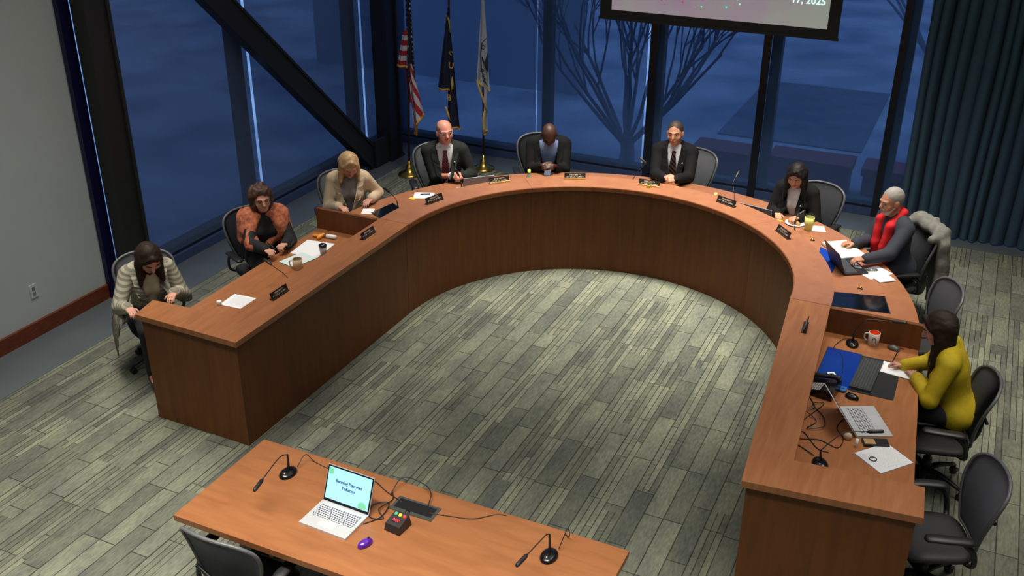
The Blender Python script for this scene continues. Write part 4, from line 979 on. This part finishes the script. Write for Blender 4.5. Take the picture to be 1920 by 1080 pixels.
# insets
INB = mat('glass_window_reflection', srgb(22, 58, 150), .12, spec=.8); IND = mat('dark_glass', srgb(14, 18, 26), .08, spec=.8)  # the blue is the windows' reflection put into the glass base colour
def inset(poly, label, m=IND, z=.74):
    cx = sum(p[0] for p in poly)/len(poly); cy = sum(p[1] for p in poly)/len(poly); o = empty('glass_inset', (cx, cy, z)); tag(o, label, 'monitor', 'flush glass monitor panels in the worktop')
    prism_obj('glass', [(p[0]-cx, p[1]-cy) for p in poly], .0005, .004, m, o); 
    prism_obj('rim', [((p[0]-cx)*1.04, (p[1]-cy)*1.04) for p in poly], 0, .002, BLK, o); return o
inset([(-5.17, 7.94), (-5.07, 8.22), (-5.26, 8.34), (-5.32, 8.02)], 'dark glass panel set in the desk before the blonde woman')
inset([(-.77, 7.93), (-.30, 8.0), (-.38, 8.30), (-.80, 8.20)], 'dark reflective glass panel by the right divider')
inset([(-1.02, 8.72), (-.86, 8.60), (-.86, 9.0), (-1.05, 9.12)], 'glass panel with painted blue window reflection behind the black laptop', INB)
inset([(-.67, 6.68), (-.40, 6.64), (-.41, 7.19), (-.66, 7.2)], 'glass panel with painted blue window reflection under the keyboard at the right desk', INB)
mt = empty('desk_mat', (-.26, 6.90, .74)); tag(mt, 'black desk mat under the keyboard and writing paper', 'desk mat'); bbox_obj('pad', (0, 0, .002), (.29, .56, .004), mat('mat_black', srgb(20, 22, 28), .5), mt, bv=.001)
kb = empty('keyboard', (-.335, 6.885, .745), math.radians(-94)); tag(kb, 'dark grey keyboard on the desk mat before the mustard sweater woman', 'keyboard')
bbox_obj('body', (0, 0, .009), (.47, .15, .018), mat('keyboard_body', srgb(52, 55, 58), .5), kb, bv=.004); bbox_obj('keys', (0, 0, .0185), (.44, .125, .003), K2, kb)
def mouse(x, y, z, rz, m, label, s=1.0):
    o = empty('computer_mouse', (x, y, z), rz); tag(o, label, 'mouse'); sd = SDF(.02); sd.ell((0, 0, .006), (.031*s, .052*s, .03*s)); sd.plane((0, 0, .001), (0, 0, -1)); sd.mesh('shell', .004, m, o)
    bm = bmesh.new(); tube(bm, [(-.003, .026, .034*s), (.003, .026, .034*s)], .007, 10); from_bm('scroll_wheel', bm, BLK, o, True); return o
mouse(-2.655, 3.735, .74, -.3, mat('purple_gloss', srgb(84, 30, 150), .2, coat=.5), 'purple mouse beside the silver laptop on presenter table')
mouse(-.385, 6.53, .74, 1.3, BLKG, 'black mouse below the keyboard at the right desk'); mouse(-.20, 7.39, .74, 1.2, mat('mouse_grey', srgb(80, 78, 72), .4), 'dark grey mouse beside the orange lined mug')
o = bbox_obj('usb_dongle', (-.145, 7.42, .745), (.035, .014, .01), mat('dongle_red', srgb(150, 40, 36), .4), bv=.002); tag(o, 'small dark red gadget right of the dark grey mouse', 'gadget')
# mugs and cups
def mug(x, y, z, rz, r, h, mo, mi, label, handle=True, cat='mug'):
    o = empty('mug' if handle else 'paper_cup', (x, y, z), rz); tag(o, label, cat); t = 1 if handle else .8
    lathe_obj('body', [(0, 0), (r*t, 0), (r, h*.5), (r*1.02, h), (r*.94, h)], mo, o, 28); lathe_obj('inside', [(r*.94, h), (r*.9, h*.4), (0, h*.35)], mi, o, 28)
    if handle: tube_obj('handle', [(r*.95, 0, h*.82), (r*1.6, 0, h*.75), (r*1.75, 0, h*.5), (r*1.5, 0, h*.28), (r*.95, 0, h*.22)], .006, mo, o, 8, 4)
    return o
mg = mug(-.355, 7.40, .74, PI*.95, .042, .105, mat('mug_white', srgb(214, 208, 200), .35), mat('mug_orange', srgb(240, 92, 40), .35), 'white mug with orange inside on the right desk')
lg = mat('mug_logo', srgb(120, 122, 126), .5); bm = bmesh.new()
for sx in (-.012, .012): tube(bm, [(sx, -.0425, .035), (sx, -.0425, .07)], .003, 6)
tube(bm, [(-.012, -.0425, .07), (0, -.0435, .078), (.012, -.0425, .07)], .003, 6); l_ = from_bm('logo', bm, lg, mg); l_.rotation_euler = (0, 0, -PI*.95+.15)
mug(-5.19, 6.60, .74, PI*1.1, .043, .10, mat('mug_beige', srgb(196, 176, 142), .4), mat('mug_beige_in', srgb(150, 132, 104), .4), 'beige mug beside the pale teal papers')
mug(-1.235, 9.50, .75, 0, .046, .125, mat('cup_yellow_green', srgb(206, 206, 120), .5), mat('cup_in', srgb(180, 180, 110), .5), 'pale yellow green paper cup beside the pastries', False, 'cup')
cp = empty('lidded_tumbler', (-5.16, 6.95, .74)); tag(cp, 'clear tumbler with black lid standing on the white paper stack', 'tumbler')
lathe_obj('glass_body', [(0, .006), (.028, .006), (.034, .085), (.031, .085)], mat('tumbler_glass', srgb(170, 170, 165), .15, spec=.8), cp); lathe_obj('lid', [(0, .085), (.036, .085), (.036, .105), (.02, .115), (0, .115)], BLKG, cp)
def bottle(x, y, z, label, body, cap, h=.17, r=.028):
    o = empty('drink_bottle', (x, y, z)); tag(o, label, 'bottle'); lathe_obj('body', [(0, 0), (r, 0), (r, h*.5), (r*.8, h*.66), (r*.42, h*.8), (r*.42, h*.84)], body, o, 18)
    lathe_obj('cap', [(r*.5, h*.84), (r*.52, h), (0, h)], cap, o, 14); lathe_obj('drink', [(0, .004), (r*1.01, .004), (r*1.01, h*.38), (0, h*.38)], mat('drink_yellow', srgb(190, 196, 60), .2), o, 18); return o
BG = mat('bottle_clear', srgb(140, 160, 130), .15, spec=.8); CPG = mat('cap_lime', srgb(206, 222, 120), .5)
bottle(-4.17, 9.36, .74, 'small bottle of yellow drink with lime cap beside the bald man', BG, CPG, .21, .033)
bottle(-2.20, 9.60, .74, 'small clear bottle with lime cap right of striped tie man', BG, CPG, .19, .03)
bottle(-2.85, 9.40, .95, 'tiny empty glass bottle in front of the nameplate of striped tie man', mat('bottle_olive', srgb(120, 116, 84), .2), mat('bottle_olive_cap', srgb(110, 108, 84), .3), .09, .016)
o = lathe_obj('jar_lid', [(0, 0), (.042, 0), (.045, .008), (.042, .016), (.02, .02), (0, .018)], mat('lid_cream', srgb(226, 216, 176), .5), None, 20); o.location = (-4.35, 9.10, .74); tag(o, 'round cream lid on the desk right of the silver laptop', 'lid')
o = lathe_obj('bottle_cap', [(0, 0), (.02, 0), (.021, .035), (.018, .038), (0, .038)], mat('cap_white', srgb(232, 232, 232), .5), None, 16); o.location = (-5.36, 5.74, .74); tag(o, 'small white cap standing beside the printed sheet at left', 'cap')
wr = SDF(.01)
for k in range(7): wr.cap((random.uniform(-.05, .05), random.uniform(-.03, .03), .015), (random.uniform(-.05, .05), random.uniform(-.03, .03), .05), .014)
wr.plane((0, 0, .002), (0, 0, -1)); o = wr.mesh('plastic_wrapper', .006, mat('wrapper_blue', srgb(110, 130, 160), .2), None); o.location = (-2.13, 9.58, .74); tag(o, 'crumpled clear wrapper beside the lime capped bottle', 'wrapper')
o = bbox_obj('white_cube_charger', (-2.08, 9.36, .968), (.035, .035, .035), PAPER, bv=.004); o.name = 'charger'; tag(o, 'small white charger block on the ledge by dark nameplate', 'charger')
# pastries
pl = empty('pastry_plate', (-1.38, 9.60, .74)); tag(pl, 'white plate near the dark haired woman', 'plate'); lathe_obj('dish', [(0, .002), (.06, .002), (.10, .014), (.10, .017), (.06, .006), (0, .006)], PAPER, pl, 28)
for i, (dx, dy) in enumerate(((-.04, .0), (.02, .03), (.03, -.03))):
    s_ = SDF(.01); s_.cap((-.022, 0, .018), (.022, .008, .018), .018); o = s_.mesh('pastry', .005, mat('pastry_gold', srgb(186, 136, 70), .7, noise=.4, nscale=60), None); o.location = (-1.38+dx, 9.60+dy, .745); o.rotation_euler = (0, 0, i*1.1); tag(o, 'small golden pastry on the white plate by the cup', 'pastry', 'pastries on the plate')
s_ = SDF(.01); s_.cap((-.06, 0, .0), (0, .012, .0), .016); s_.cap((0, .012, 0), (.06, 0, .0), .016, .01); o = s_.mesh('banana', .005, mat('banana_yellow', srgb(232, 180, 50), .5), None); o.location = (-1.55, 9.53, .76); o.rotation_euler = (0, 0, .5); tag(o, 'yellow banana by the hand of the dark haired woman', 'banana')
paper(-1.18, 9.56, .74, .3, .19, .14, 'white napkin under the yellow green cup', lines=False)
# orange packet and tube
s_ = SDF(.012); s_.cap((-.07, 0, .012), (.0, 0, .016), .012, .02); s_.cap((.0, -.03, .012), (.01, .035, .02), .018); o = s_.mesh('snack_packet', .005, mat('packet_orange', srgb(240, 150, 50), .4), None, wr=.002, wf=90); o.location = (-5.41, 7.26, .745); tag(o, 'crumpled orange snack packet near the left divider', 'packet')
o = empty('white_tube', (-5.31, 7.30, .74), .1); tag(o, 'white tube lying beside the orange packet', 'tube'); bm = bmesh.new(); tube(bm, [(-.05, 0, .02), (.05, 0, .02)], .02, 14); from_bm('tube_body', bm, PAPER, o, True); bm = bmesh.new(); tube(bm, [(-.065, 0, .02), (-.05, 0, .02)], .015, 12); from_bm('tube_cap', bm, BLK, o, True)
def knob(x, y, label, z=.74):
    o = empty('brass_grommet', (x, y, z)); tag(o, label, 'grommet'); lathe_obj('knob', [(0, .022), (.010, .02), (.015, .010), (.013, .003)], BRASS, o, 16); lathe_obj('flange', [(0, .003), (.022, .003), (.024, 0), (0, 0)], BLKG, o, 20)
knob(-.585, 8.37, 'brass grommet between the black laptop and dark glass panel'); knob(-1.15, 9.26, 'brass grommet in front of the yellow green cup')
# phone handset
ph = empty('desk_phone', (-.60, 6.53, .74), math.radians(-100)); tag(ph, 'black desk phone with handset below the glass panel with painted blue reflection', 'phone')
bm = bmesh.new(); vs = [(-.10, -.11, 0), (.10, -.11, 0), (.10, .11, 0), (-.10, .11, 0), (-.10, -.11, .025), (.10, -.11, .025), (.10, .11, .085), (-.10, .11, .085)]; v = [bm.verts.new(q) for q in vs]
for f in ((0,3,2,1),(4,5,6,7),(0,1,5,4),(1,2,6,5),(2,3,7,6),(3,0,4,7)): bm.faces.new([v[i] for i in f])
bevel(bm, .01); from_bm('phone_body', bm, BLKG, ph)
bm = bmesh.new(); box(bm, (.03, -.02, .052), (.11, .10, .003), Matrix.Translation((0, 0, 0)) @ Matrix.Rotation(.267, 4, 'X')); from_bm('keypad', bm, keymat('phone_keys', srgb(160, 160, 160), srgb(34, 34, 36), .018, .016), ph)
tube_obj('handset', [(-.07, -.10, .06), (-.07, -.07, .075), (-.07, .06, .105), (-.07, .10, .10)], [.024, .018, .016, .026], BLK, ph, 12, 4)
tube_obj('cord', [(-.07, -.1, .05), (-.16, -.12, .01), (-.14, -.02, .006), (-.10, .02, .006)], .005, BLK, ph, 6, 5)
o = empty('id_badge', (-.56, 6.78, .744), .5); tag(o, 'white badge card lying on the glass panel with painted blue reflection', 'badge'); bbox_obj('card', (0, 0, .002), (.055, .085, .003), PAPER, o); bbox_obj('photo_patch', (0, .01, .004), (.03, .03, .001), DG, o)
o = lathe_obj('tape_roll', [(.012, 0), (.03, 0), (.03, .018), (.012, .018), (.012, 0)], mat('tape_blue', srgb(50, 110, 190), .5), None, 20); o.location = (-.46, 6.60, .745); tag(o, 'blue tape roll between the phone and black mouse', 'tape')
o = empty('smartphone', (-.16, 6.02, .742), math.radians(-70)); tag(o, 'dark smartphone with tan wallet case on the white pad edge', 'smartphone'); bbox_obj('case', (0, 0, .008), (.085, .165, .014), BLK, o, bv=.004); bbox_obj('card_holder', (0, -.04, .016), (.06, .07, .003), mat('tan_card', srgb(170, 140, 96), .6), o)
o.location.z = .7405
o = empty('phone_in_hands', (-4.14, 9.80, .80), .3); o.name = 'smartphone'; tag(o, 'dark smartphone held by the bald man in black jacket', 'smartphone'); bm = bmesh.new(); box(bm, (0, 0, 0), (.075, .15, .009), Matrix.Rotation(.5, 4, 'X')); bevel(bm, .003); from_bm('case', bm, BLKG, o)
bm = bmesh.new(); box(bm, (0, 0, .005), (.066, .138, .001), Matrix.Rotation(.5, 4, 'X')); from_bm('display', bm, mat('display_dim', srgb(70, 80, 96), .2), o)
o = tube_obj('lip_balm', [(-.27, 5.93, .741), (-.27, 5.93, .80)], .009, PAPER, None, 12); o.name = 'lip_balm_tube'; tag(o, 'short white stick standing below the silver laptop', 'stick')
s_ = SDF(.01); s_.ell((0, 0, .02), (.03, .024, .028)); s_.plane((0, 0, .001), (0, 0, -1)); o = s_.mesh('earbud_case', .004, mat('beige_case', srgb(190, 170, 140), .5), None); o.location = (-.335, 6.0, .74); tag(o, 'small beige case left of the white stick', 'case')
# cable tangles
def cable(pts, label, r=.0035, m=BLK):
    o = tube_obj('cable', pts, r, m, None, 6, 8); tag(o, label, 'cable'); return o
cable([(-.66, 6.42, .744), (-.60, 6.28, .75), (-.66, 6.2, .77), (-.56, 6.12, .745), (-.60, 6.0, .75), (-.50, 6.05, .76), (-.53, 6.2, .745), (-.62, 6.3, .76), (-.55, 6.36, .745), (-.64, 6.1, .744)], 'black tangled cable beside the phone at the right desk')
cable([(-.62, 5.86, .744), (-.5, 5.9, .745), (-.38, 5.86, .744), (-.36, 5.98, .746), (-.42, 6.1, .744), (-.39, 6.25, .744)], 'black cable running past the white stick at the right desk')
cable([(-.50, 5.70, .75), (-.58, 5.76, .744), (-.66, 5.82, .744), (-.62, 5.95, .745), (-.5, 5.80, .744), (-.42, 5.78, .744)], 'looped black cable by the near corner microphone')
cable([(-2.77, 4.22, .744), (-2.72, 4.14, .75), (-2.74, 4.02, .76), (-2.68, 3.97, .75), (-2.76, 3.95, .745), (-2.80, 4.05, .75), (-2.72, 4.10, .755), (-2.70, 3.98, .746), (-2.76, 3.88, .744)], 'looped black cable beside the screen of the table laptop')
cable([(-2.99, 4.27, .75), (-2.90, 4.25, .745), (-2.80, 4.2, .744), (-2.66, 4.15, .746)], 'black cable behind the table laptop running to the power panel')
cable([(-2.76, 4.18, .745), (-2.74, 4.30, .80), (-2.60, 4.31, .79), (-2.52, 4.26, .78), (-2.50, 4.18, .746)], 'thin black cable arching over the power panel')
cable([(-2.46, 4.13, .747), (-2.34, 4.16, .744), (-2.2, 4.2, .744), (-2.1, 4.29, .744), (-2.04, 4.31, .744)], 'dark cable running right from the power panel along table edge', .003, mat('cable_brown', srgb(70, 46, 40), .5))
cable([(-2.58, 4.03, .76), (-2.575, 4.06, .775), (-2.57, 4.09, .748)], 'short black lead between the timer box and power panel', .004)
# power panel
pp = empty('power_panel', (-2.56, 4.135, .74), 0); tag(pp, 'black power panel set into the presenter table', 'power panel'); bbox_obj('flap_frame', (0, 0, .002), (.29, .13, .004), mat('panel_grey', srgb(66, 70, 66), .4), pp, bv=.001); bbox_obj('socket_well', (0, .005, .0045), (.25, .085, .002), mat('well_black', srgb(14, 14, 15), .5), pp)
# timer
tm = empty('speaker_timer', (-2.565, 3.945, .74), -.1); tag(tm, 'black timer box with green yellow and red lights on presenter table', 'timer')
bm = bmesh.new(); vs = [(-.055, -.06, 0), (.055, -.06, 0), (.055, .06, 0), (-.055, .06, 0), (-.05, -.05, .05), (.05, -.05, .05), (.048, .05, .075), (-.048, .05, .075)]; v = [bm.verts.new(q) for q in vs]
for f in ((0,3,2,1),(4,5,6,7),(0,1,5,4),(1,2,6,5),(2,3,7,6),(3,0,4,7)): bm.faces.new([v[i] for i in f])
bevel(bm, .006); from_bm('box', bm, mat('timer_black', srgb(40, 38, 40), .4), tm)
for x, nm, c in ((-.03, 'green', (70, 170, 120)), (0, 'yellow', (236, 214, 50)), (.03, 'red', (200, 60, 60))):
    o = lathe_obj('light', [(0, .078), (.008, .076), (.012, .068), (.012, .062)], mat('timer_'+nm, srgb(*c), .3, emit=srgb(*c), es=.5), tm, 14, (x, .03, 0)); tag(o, nm+' round light')
bm = bmesh.new(); box(bm, (0, -.012, .0615), (.052, .026, .002), Matrix.Rotation(.0, 4, 'X')); dsp = from_bm('display', bm, BLKG, tm); dsp.rotation_euler = (.245, 0, 0); dsp.location = (0, .014, .002)
t = text_obj('digits', '0:00', .028, mat('digits_red', srgb(200, 40, 50), .5, emit=srgb(200, 40, 50), es=.6), dsp, (0, -.012, .0632), (0, 0, 0))

# ------------------------------------------------------------------ flags
def flag_stand(x, y, label, poleh=2.75, lean=(0, 0)):
    o = empty('flag_stand', (x, y, 0)); tag(o, label, 'flag', 'flags on brass stands')
    lathe_obj('base', [(0, 0), (.15, 0), (.155, .012), (.14, .03), (.07, .05), (.045, .1), (.035, .14), (.02, .15), (.02, .2), (0, .2)], BRASS, o, 32)
    tube_obj('pole', [(0, 0, .15), (lean[0], lean[1], poleh)], .014, wood('pole_wood', srgb(76, 44, 30), srgb(60, 34, 24), (1, 1, 1)), o, 12)
    bm = bmesh.new(); lathe(bm, [(0, poleh+.14), (.012, poleh+.1), (.03, poleh+.05), (.012, poleh+.01), (.02, poleh), (0, poleh-.01)], 12, (lean[0], lean[1], 0)); from_bm('finial', bm, BRASS, o, True); return o
def cloth(name, par, zt, zb, left, right, folds, amp, m, ph=0, ny=40, fr=None, y0=0, bottom=None):
    """hanging cloth; left/right give x at height fraction 0 (top)..1; bottom(u) raises the lower edge"""
    bm = bmesh.new(); nu = 36; G = []; uvl = bm.loops.layers.uv.new('UVMap'); UV = {}
    def X(u, t): return left(t)+(right(t)-left(t))*u
    for j in range(ny+1):
        row = []
        for i in range(nu+1):
            u = i/nu; t = j/ny; zz = zb+(bottom(u) if bottom else 0); z = zt+(zz-zt)*t
            yy = y0+amp*(.35+.65*t)*math.sin(u*folds*2*PI+ph+.8*t)+.25*amp*math.sin(u*folds*4.3*PI+2*t)
            v = bm.verts.new((X(u, t)+amp*.2*math.cos(u*folds*2*PI+ph), yy, z)); UV[v] = (u, 1-t); row.append(v)
        G.append(row)
    for j in range(ny):
        for i in range(nu):
            f = bm.faces.new((G[j][i], G[j+1][i], G[j+1][i+1], G[j][i+1]))
            for l in f.loops: l[uvl].uv = UV[l.vert]
    ed = [(v.co.x, v.co.y, v.co.z) for v in G[-1]]
    o = from_bm(name, bm, m, par, True)
    if fr:
        bm = bmesh.new(); tube(bm, [Vector(p)+Vector((0, 0, -.008)) for p in ed], .016, 6); from_bm('fringe', bm, fr, par, True)
    return o
def stripes_uv(name, n, horiz, canton=None, slant=0):
    m = mat(name, (1, 1, 1, 1), .85); nt = m.node_tree; N = nt.nodes; L = nt.links; b = N['Principled BSDF']
    uv = N.new('ShaderNodeUVMap'); sp = N.new('ShaderNodeSeparateXYZ'); L.new(uv.outputs['UV'], sp.inputs[0])
    mu = N.new('ShaderNodeMath'); mu.operation = 'MULTIPLY'; mu.inputs[1].default_value = n; 
    sl = N.new('ShaderNodeMath'); sl.operation = 'MULTIPLY_ADD'; sl.inputs[1].default_value = slant
    L.new(sp.outputs['X' if horiz else 'Y'], sl.inputs[0]); L.new(sp.outputs['Y' if horiz else 'X'], sl.inputs[2]); L.new(sl.outputs[0], mu.inputs[0])
    fr = N.new('ShaderNodeMath'); fr.operation = 'FRACT'; L.new(mu.outputs[0], fr.inputs[0]); gt = N.new('ShaderNodeMath'); gt.operation = 'GREATER_THAN'; gt.inputs[1].default_value = .5; L.new(fr.outputs[0], gt.inputs[0])
    mx = N.new('ShaderNodeMixRGB'); mx.inputs['Color1'].default_value = srgb(176, 40, 52); mx.inputs['Color2'].default_value = srgb(206, 204, 214); L.new(gt.outputs[0], mx.inputs['Fac']); out = mx
    if canton:
        c = N.new('ShaderNodeMath'); c.operation = 'GREATER_THAN'; c.inputs[1].default_value = canton; L.new(sp.outputs['Y'], c.inputs[0])
        vo = N.new('ShaderNodeTexVoronoi'); vo.inputs['Scale'].default_value = 1; vo.inputs['Randomness'].default_value = .25; mp = N.new('ShaderNodeMapping'); mp.inputs['Scale'].default_value = (3, 24, 1); L.new(uv.outputs['UV'], mp.inputs[0]); L.new(mp.outputs[0], vo.inputs['Vector'])
        ls = N.new('ShaderNodeMath'); ls.operation = 'LESS_THAN'; ls.inputs[1].default_value = .27; L.new(vo.outputs['Distance'], ls.inputs[0])
        st = N.new('ShaderNodeMixRGB'); st.inputs['Color1'].default_value = srgb(22, 26, 50); st.inputs['Color2'].default_value = srgb(196, 204, 220); L.new(ls.outputs[0], st.inputs['Fac'])
        m2 = N.new('ShaderNodeMixRGB'); L.new(c.outputs[0], m2.inputs['Fac']); L.new(mx.outputs[0], m2.inputs['Color1']); L.new(st.outputs[0], m2.inputs['Color2']); out = m2
    L.new(out.outputs[0], b.inputs['Base Color']); return m
GOLD = mat('gold_fringe', srgb(214, 160, 62), .6)
lerp = lambda a, b: (lambda t: a+(b-a)*t)
us = flag_stand(-6.60, 10.92, 'stars and stripes flag with gold fringe on brass stand beside corner column', 2.75, (.10, 0))
cloth('flag_canton', us, 2.7, 1.30, lerp(.06, .03), lerp(.13, .17), 1.5, .03, mat('canton_navy', srgb(24, 26, 48), .8) and stripes_uv('canton', 1, True, .02), y0=-.03)
cloth('flag_fold', us, 1.96, 1.46, lerp(.03, -.11), lerp(.11, .08), 1.5, .025, stripes_uv('fold_stripes', 3.2, False, None, 4.0) and stripes_uv('fold_stripes_h', 3.2, False, None, 0) , fr=GOLD, y0=-.05) if False else None
def cloth_h(name, par, *a, **k): return cloth(name, par, *a, **k)
SH = stripes_uv('flag_stripes_level', 1.0, True, None, 0)
def stripe_v(name, n): # bands stacked by height
    m = mat(name, (1, 1, 1, 1), .85)
    if 'done' in m: return m
    m['done'] = 1; nt = m.node_tree; N = nt.nodes; L = nt.links; b = N['Principled BSDF']; uv = N.new('ShaderNodeUVMap'); sp = N.new('ShaderNodeSeparateXYZ'); L.new(uv.outputs['UV'], sp.inputs[0])
    ad = N.new('ShaderNodeMath'); ad.operation = 'MULTIPLY'; ad.inputs[1].default_value = n; L.new(sp.outputs['Y'], ad.inputs[0]); fr = N.new('ShaderNodeMath'); fr.operation = 'FRACT'; L.new(ad.outputs[0], fr.inputs[0]); gt = N.new('ShaderNodeMath'); gt.operation = 'GREATER_THAN'; gt.inputs[1].default_value = .5; L.new(fr.outputs[0], gt.inputs[0])
    mx = N.new('ShaderNodeMixRGB'); mx.inputs['Color1'].default_value = srgb(176, 40, 52); mx.inputs['Color2'].default_value = srgb(206, 204, 214); L.new(gt.outputs[0], mx.inputs['Fac']); L.new(mx.outputs[0], b.inputs['Base Color']); return m
cloth('flag_fold', us, 1.92, 1.47, lerp(.03, -.09), lerp(.10, .07), 1.5, .02, stripe_v('fold_bands', 3.5), fr=GOLD, y0=-.06)
cloth('flag_tail', us, 1.50, .60, lerp(.06, .10), lerp(.12, .26), 1.2, .025, stripes_uv('tail_stripes', 2.6, True, None, 1.0), fr=GOLD, y0=-.04, bottom=lambda u: .28*u if u > .45 else 0.0)
cloth('flag_under', us, 1.46, 1.0, lerp(-.0, .02), lerp(.08, .10), 1, .015, mat('flag_red_dark', srgb(120, 30, 40), .8), y0=-.01)
og = flag_stand(-6.20, 11.32, 'navy blue flag with gold lettering and fringe behind the reddish tie man', 2.75, (.04, 0))
NV = mat('navy_flag', srgb(32, 34, 66), .8)
cloth('flag_cloth', og, 2.15, .62, lerp(.03, -.02), lerp(.05, .20), 1.6, .03, NV, fr=GOLD, y0=-.04)
cloth('flag_fold', og, 2.1, 1.12, lerp(.03, -.14), lerp(.05, .04), 1.2, .025, NV, fr=GOLD, y0=-.06)
GL = mat('gold_lettering', srgb(214, 184, 96), .6)
for ch, zz, xx, sz_, rr in (('U', 1.44, .09, .11, .1), ('8', 1.02, .05, .12, -.2), ('C', 1.60, .09, .07, .5), ('5', 1.16, .10, .09, .2)): text_obj('emblem_lettering', ch, sz_, GL, og, (xx, -.085, zz), (PI/2, rr, 0))
bm = bmesh.new(); tube(bm, [(.10, -.08, 1.30), (.105, -.09, 1.20), (.08, -.085, 1.10)], [.004, .018, .004], 6); from_bm('gold_spray', bm, GL, og, True)
bm = bmesh.new(); tube(bm, [(.0, -.09, .90), (.035, -.095, .80), (.06, -.09, .72)], [.008, .018, .006], 6); from_bm('gold_edge', bm, GL, og, True)
bm = bmesh.new(); tube(bm, [(.0, -.05, 2.02), (.03, -.06, 2.06), (.06, -.06, 2.0), (.075, -.06, 1.85)], [.008, .012, .012, .004], 6); from_bm('gold_trim', bm, GL, og, True)
wf = flag_stand(-5.82, 11.55, 'white flag with dark round emblem and pale fringe on brass stand', 2.75, (.02, 0))
WFM = mat('white_flag', srgb(208, 214, 226), .8); PFR = mat('pale_gold_fringe', srgb(206, 178, 120), .6)
cloth('flag_cloth', wf, 2.35, 1.22, lerp(.02, -.08), lerp(.05, .12), 1.3, .028, WFM, fr=PFR, y0=-.05, bottom=lambda u: -.18*max(0, u-.3))
cloth('flag_tail', wf, 1.5, .52, lerp(.01, .04), lerp(.11, .085), 1.6, .03, WFM, fr=PFR, y0=-.045, bottom=lambda u: .1*abs(u-.4))
bm = bmesh.new(); tube(bm, [(.07, -.085, .84), (.05, -.09, .72), (.06, -.09, .6), (.05, -.085, .53)], [.012, .02, .024, .016], 8); from_bm('fringe_tassel', bm, PFR, wf, True)
bm = bmesh.new(); tube(bm, [(-.05, -.07, 1.23), (0, -.085, 1.1), (.06, -.08, .95), (.10, -.07, .82)], [.014, .018, .016, .008], 6); from_bm('gold_edge', bm, PFR, wf, True)
EM = mat('emblem_dark', srgb(34, 48, 66), .7)
bm = bmesh.new(); tube(bm, [(.10, -.09, 1.78), (.045, -.095, 1.72), (.02, -.095, 1.58), (.03, -.095, 1.40), (.07, -.09, 1.24), (.11, -.08, 1.16)], .006, 6); from_bm('emblem_ring', bm, EM, wf, True)
bm = bmesh.new(); vs = [bm.verts.new(q) for q in ((.07, -.098, 1.45), (.118, -.09, 1.62), (.125, -.085, 1.40), (.11, -.09, 1.36))]; bm.faces.new(vs); from_bm('emblem_wedge', bm, EM, wf)
bm = bmesh.new(); tube(bm, [(.04, -.096, 1.54), (.08, -.096, 1.44), (.115, -.09, 1.36)], .009, 6); from_bm('emblem_sweep', bm, EM, wf, True)
for ch, zz, xx in (('O', 1.66, .06), ('D', 1.36, .045), ('E', 1.30, .06), ('E', 1.24, .075)): text_obj('emblem_lettering', ch, .075, EM, wf, (xx, -.1, zz), (PI/2, .5, 0))
# ------------------------------------------------------------------ lights
def area(name, loc, size, power, col=(1, .95, .86), sy=None, rot=(0, 0, 0), spread=PI):
    l = bpy.data.lights.new(name, 'AREA'); l.energy = power; l.color = col; l.size = size; l.spread = spread
    if sy: l.shape = 'RECTANGLE'; l.size_y = sy
    o = bpy.data.objects.new(name, l); COL.objects.link(o); o.location = loc; o.rotation_euler = rot; return o
WARM = (1, .93, .80)
area('ceiling_light_back', (-2.7, 9.3, 5.55), 5.0, 150, WARM, .8, spread=1.2)
area('ceiling_light_front', (-2.3, 2.6, 5.55), 6.5, 165, WARM, .6, spread=1.15)
area('ceiling_light_right', (.9, 6.6, 5.55), 1.6, 44, WARM, 3.0, spread=1.6)
area('ceiling_light_left', (-5.9, 5.6, 5.55), 1.2, 30, WARM, 2.0, spread=1.0)
area('soft_fill_light', (-2, 4, 5.6), 8, 125, (1, .97, .9), 8)  # added fill over the whole room, stands for no fixture
# daylight from the dusk sky outside
w = bpy.data.worlds.new('dusk_sky'); SC.world = w; w.use_nodes = True
bg = w.node_tree.nodes['Background']; bg.inputs['Color'].default_value = (.36, .58, 1.0, 1); bg.inputs['Strength'].default_value = 1.25
# ------------------------------------------------------------------ camera
cam = bpy.data.cameras.new('camera'); cam.sensor_width = 36; cam.lens = 36*1895.4/1920; cam.clip_end = 200
co = bpy.data.objects.new('camera', cam); COL.objects.link(co)
p, r, y = math.radians(26.288), math.radians(.293), math.radians(-25.004)
F = Vector((math.sin(y)*math.cos(p), math.cos(y)*math.cos(p), -math.sin(p))); R = Vector((math.cos(y), -math.sin(y), 0)); U = R.cross(F)
R2 = R*math.cos(r)+U*math.sin(r); U2 = -R*math.sin(r)+U*math.cos(r)
co.matrix_world = Matrix(((R2.x, U2.x, -F.x, 0), (R2.y, U2.y, -F.y, 0), (R2.z, U2.z, -F.z, 4.6), (0, 0, 0, 1)))
SC.camera = co
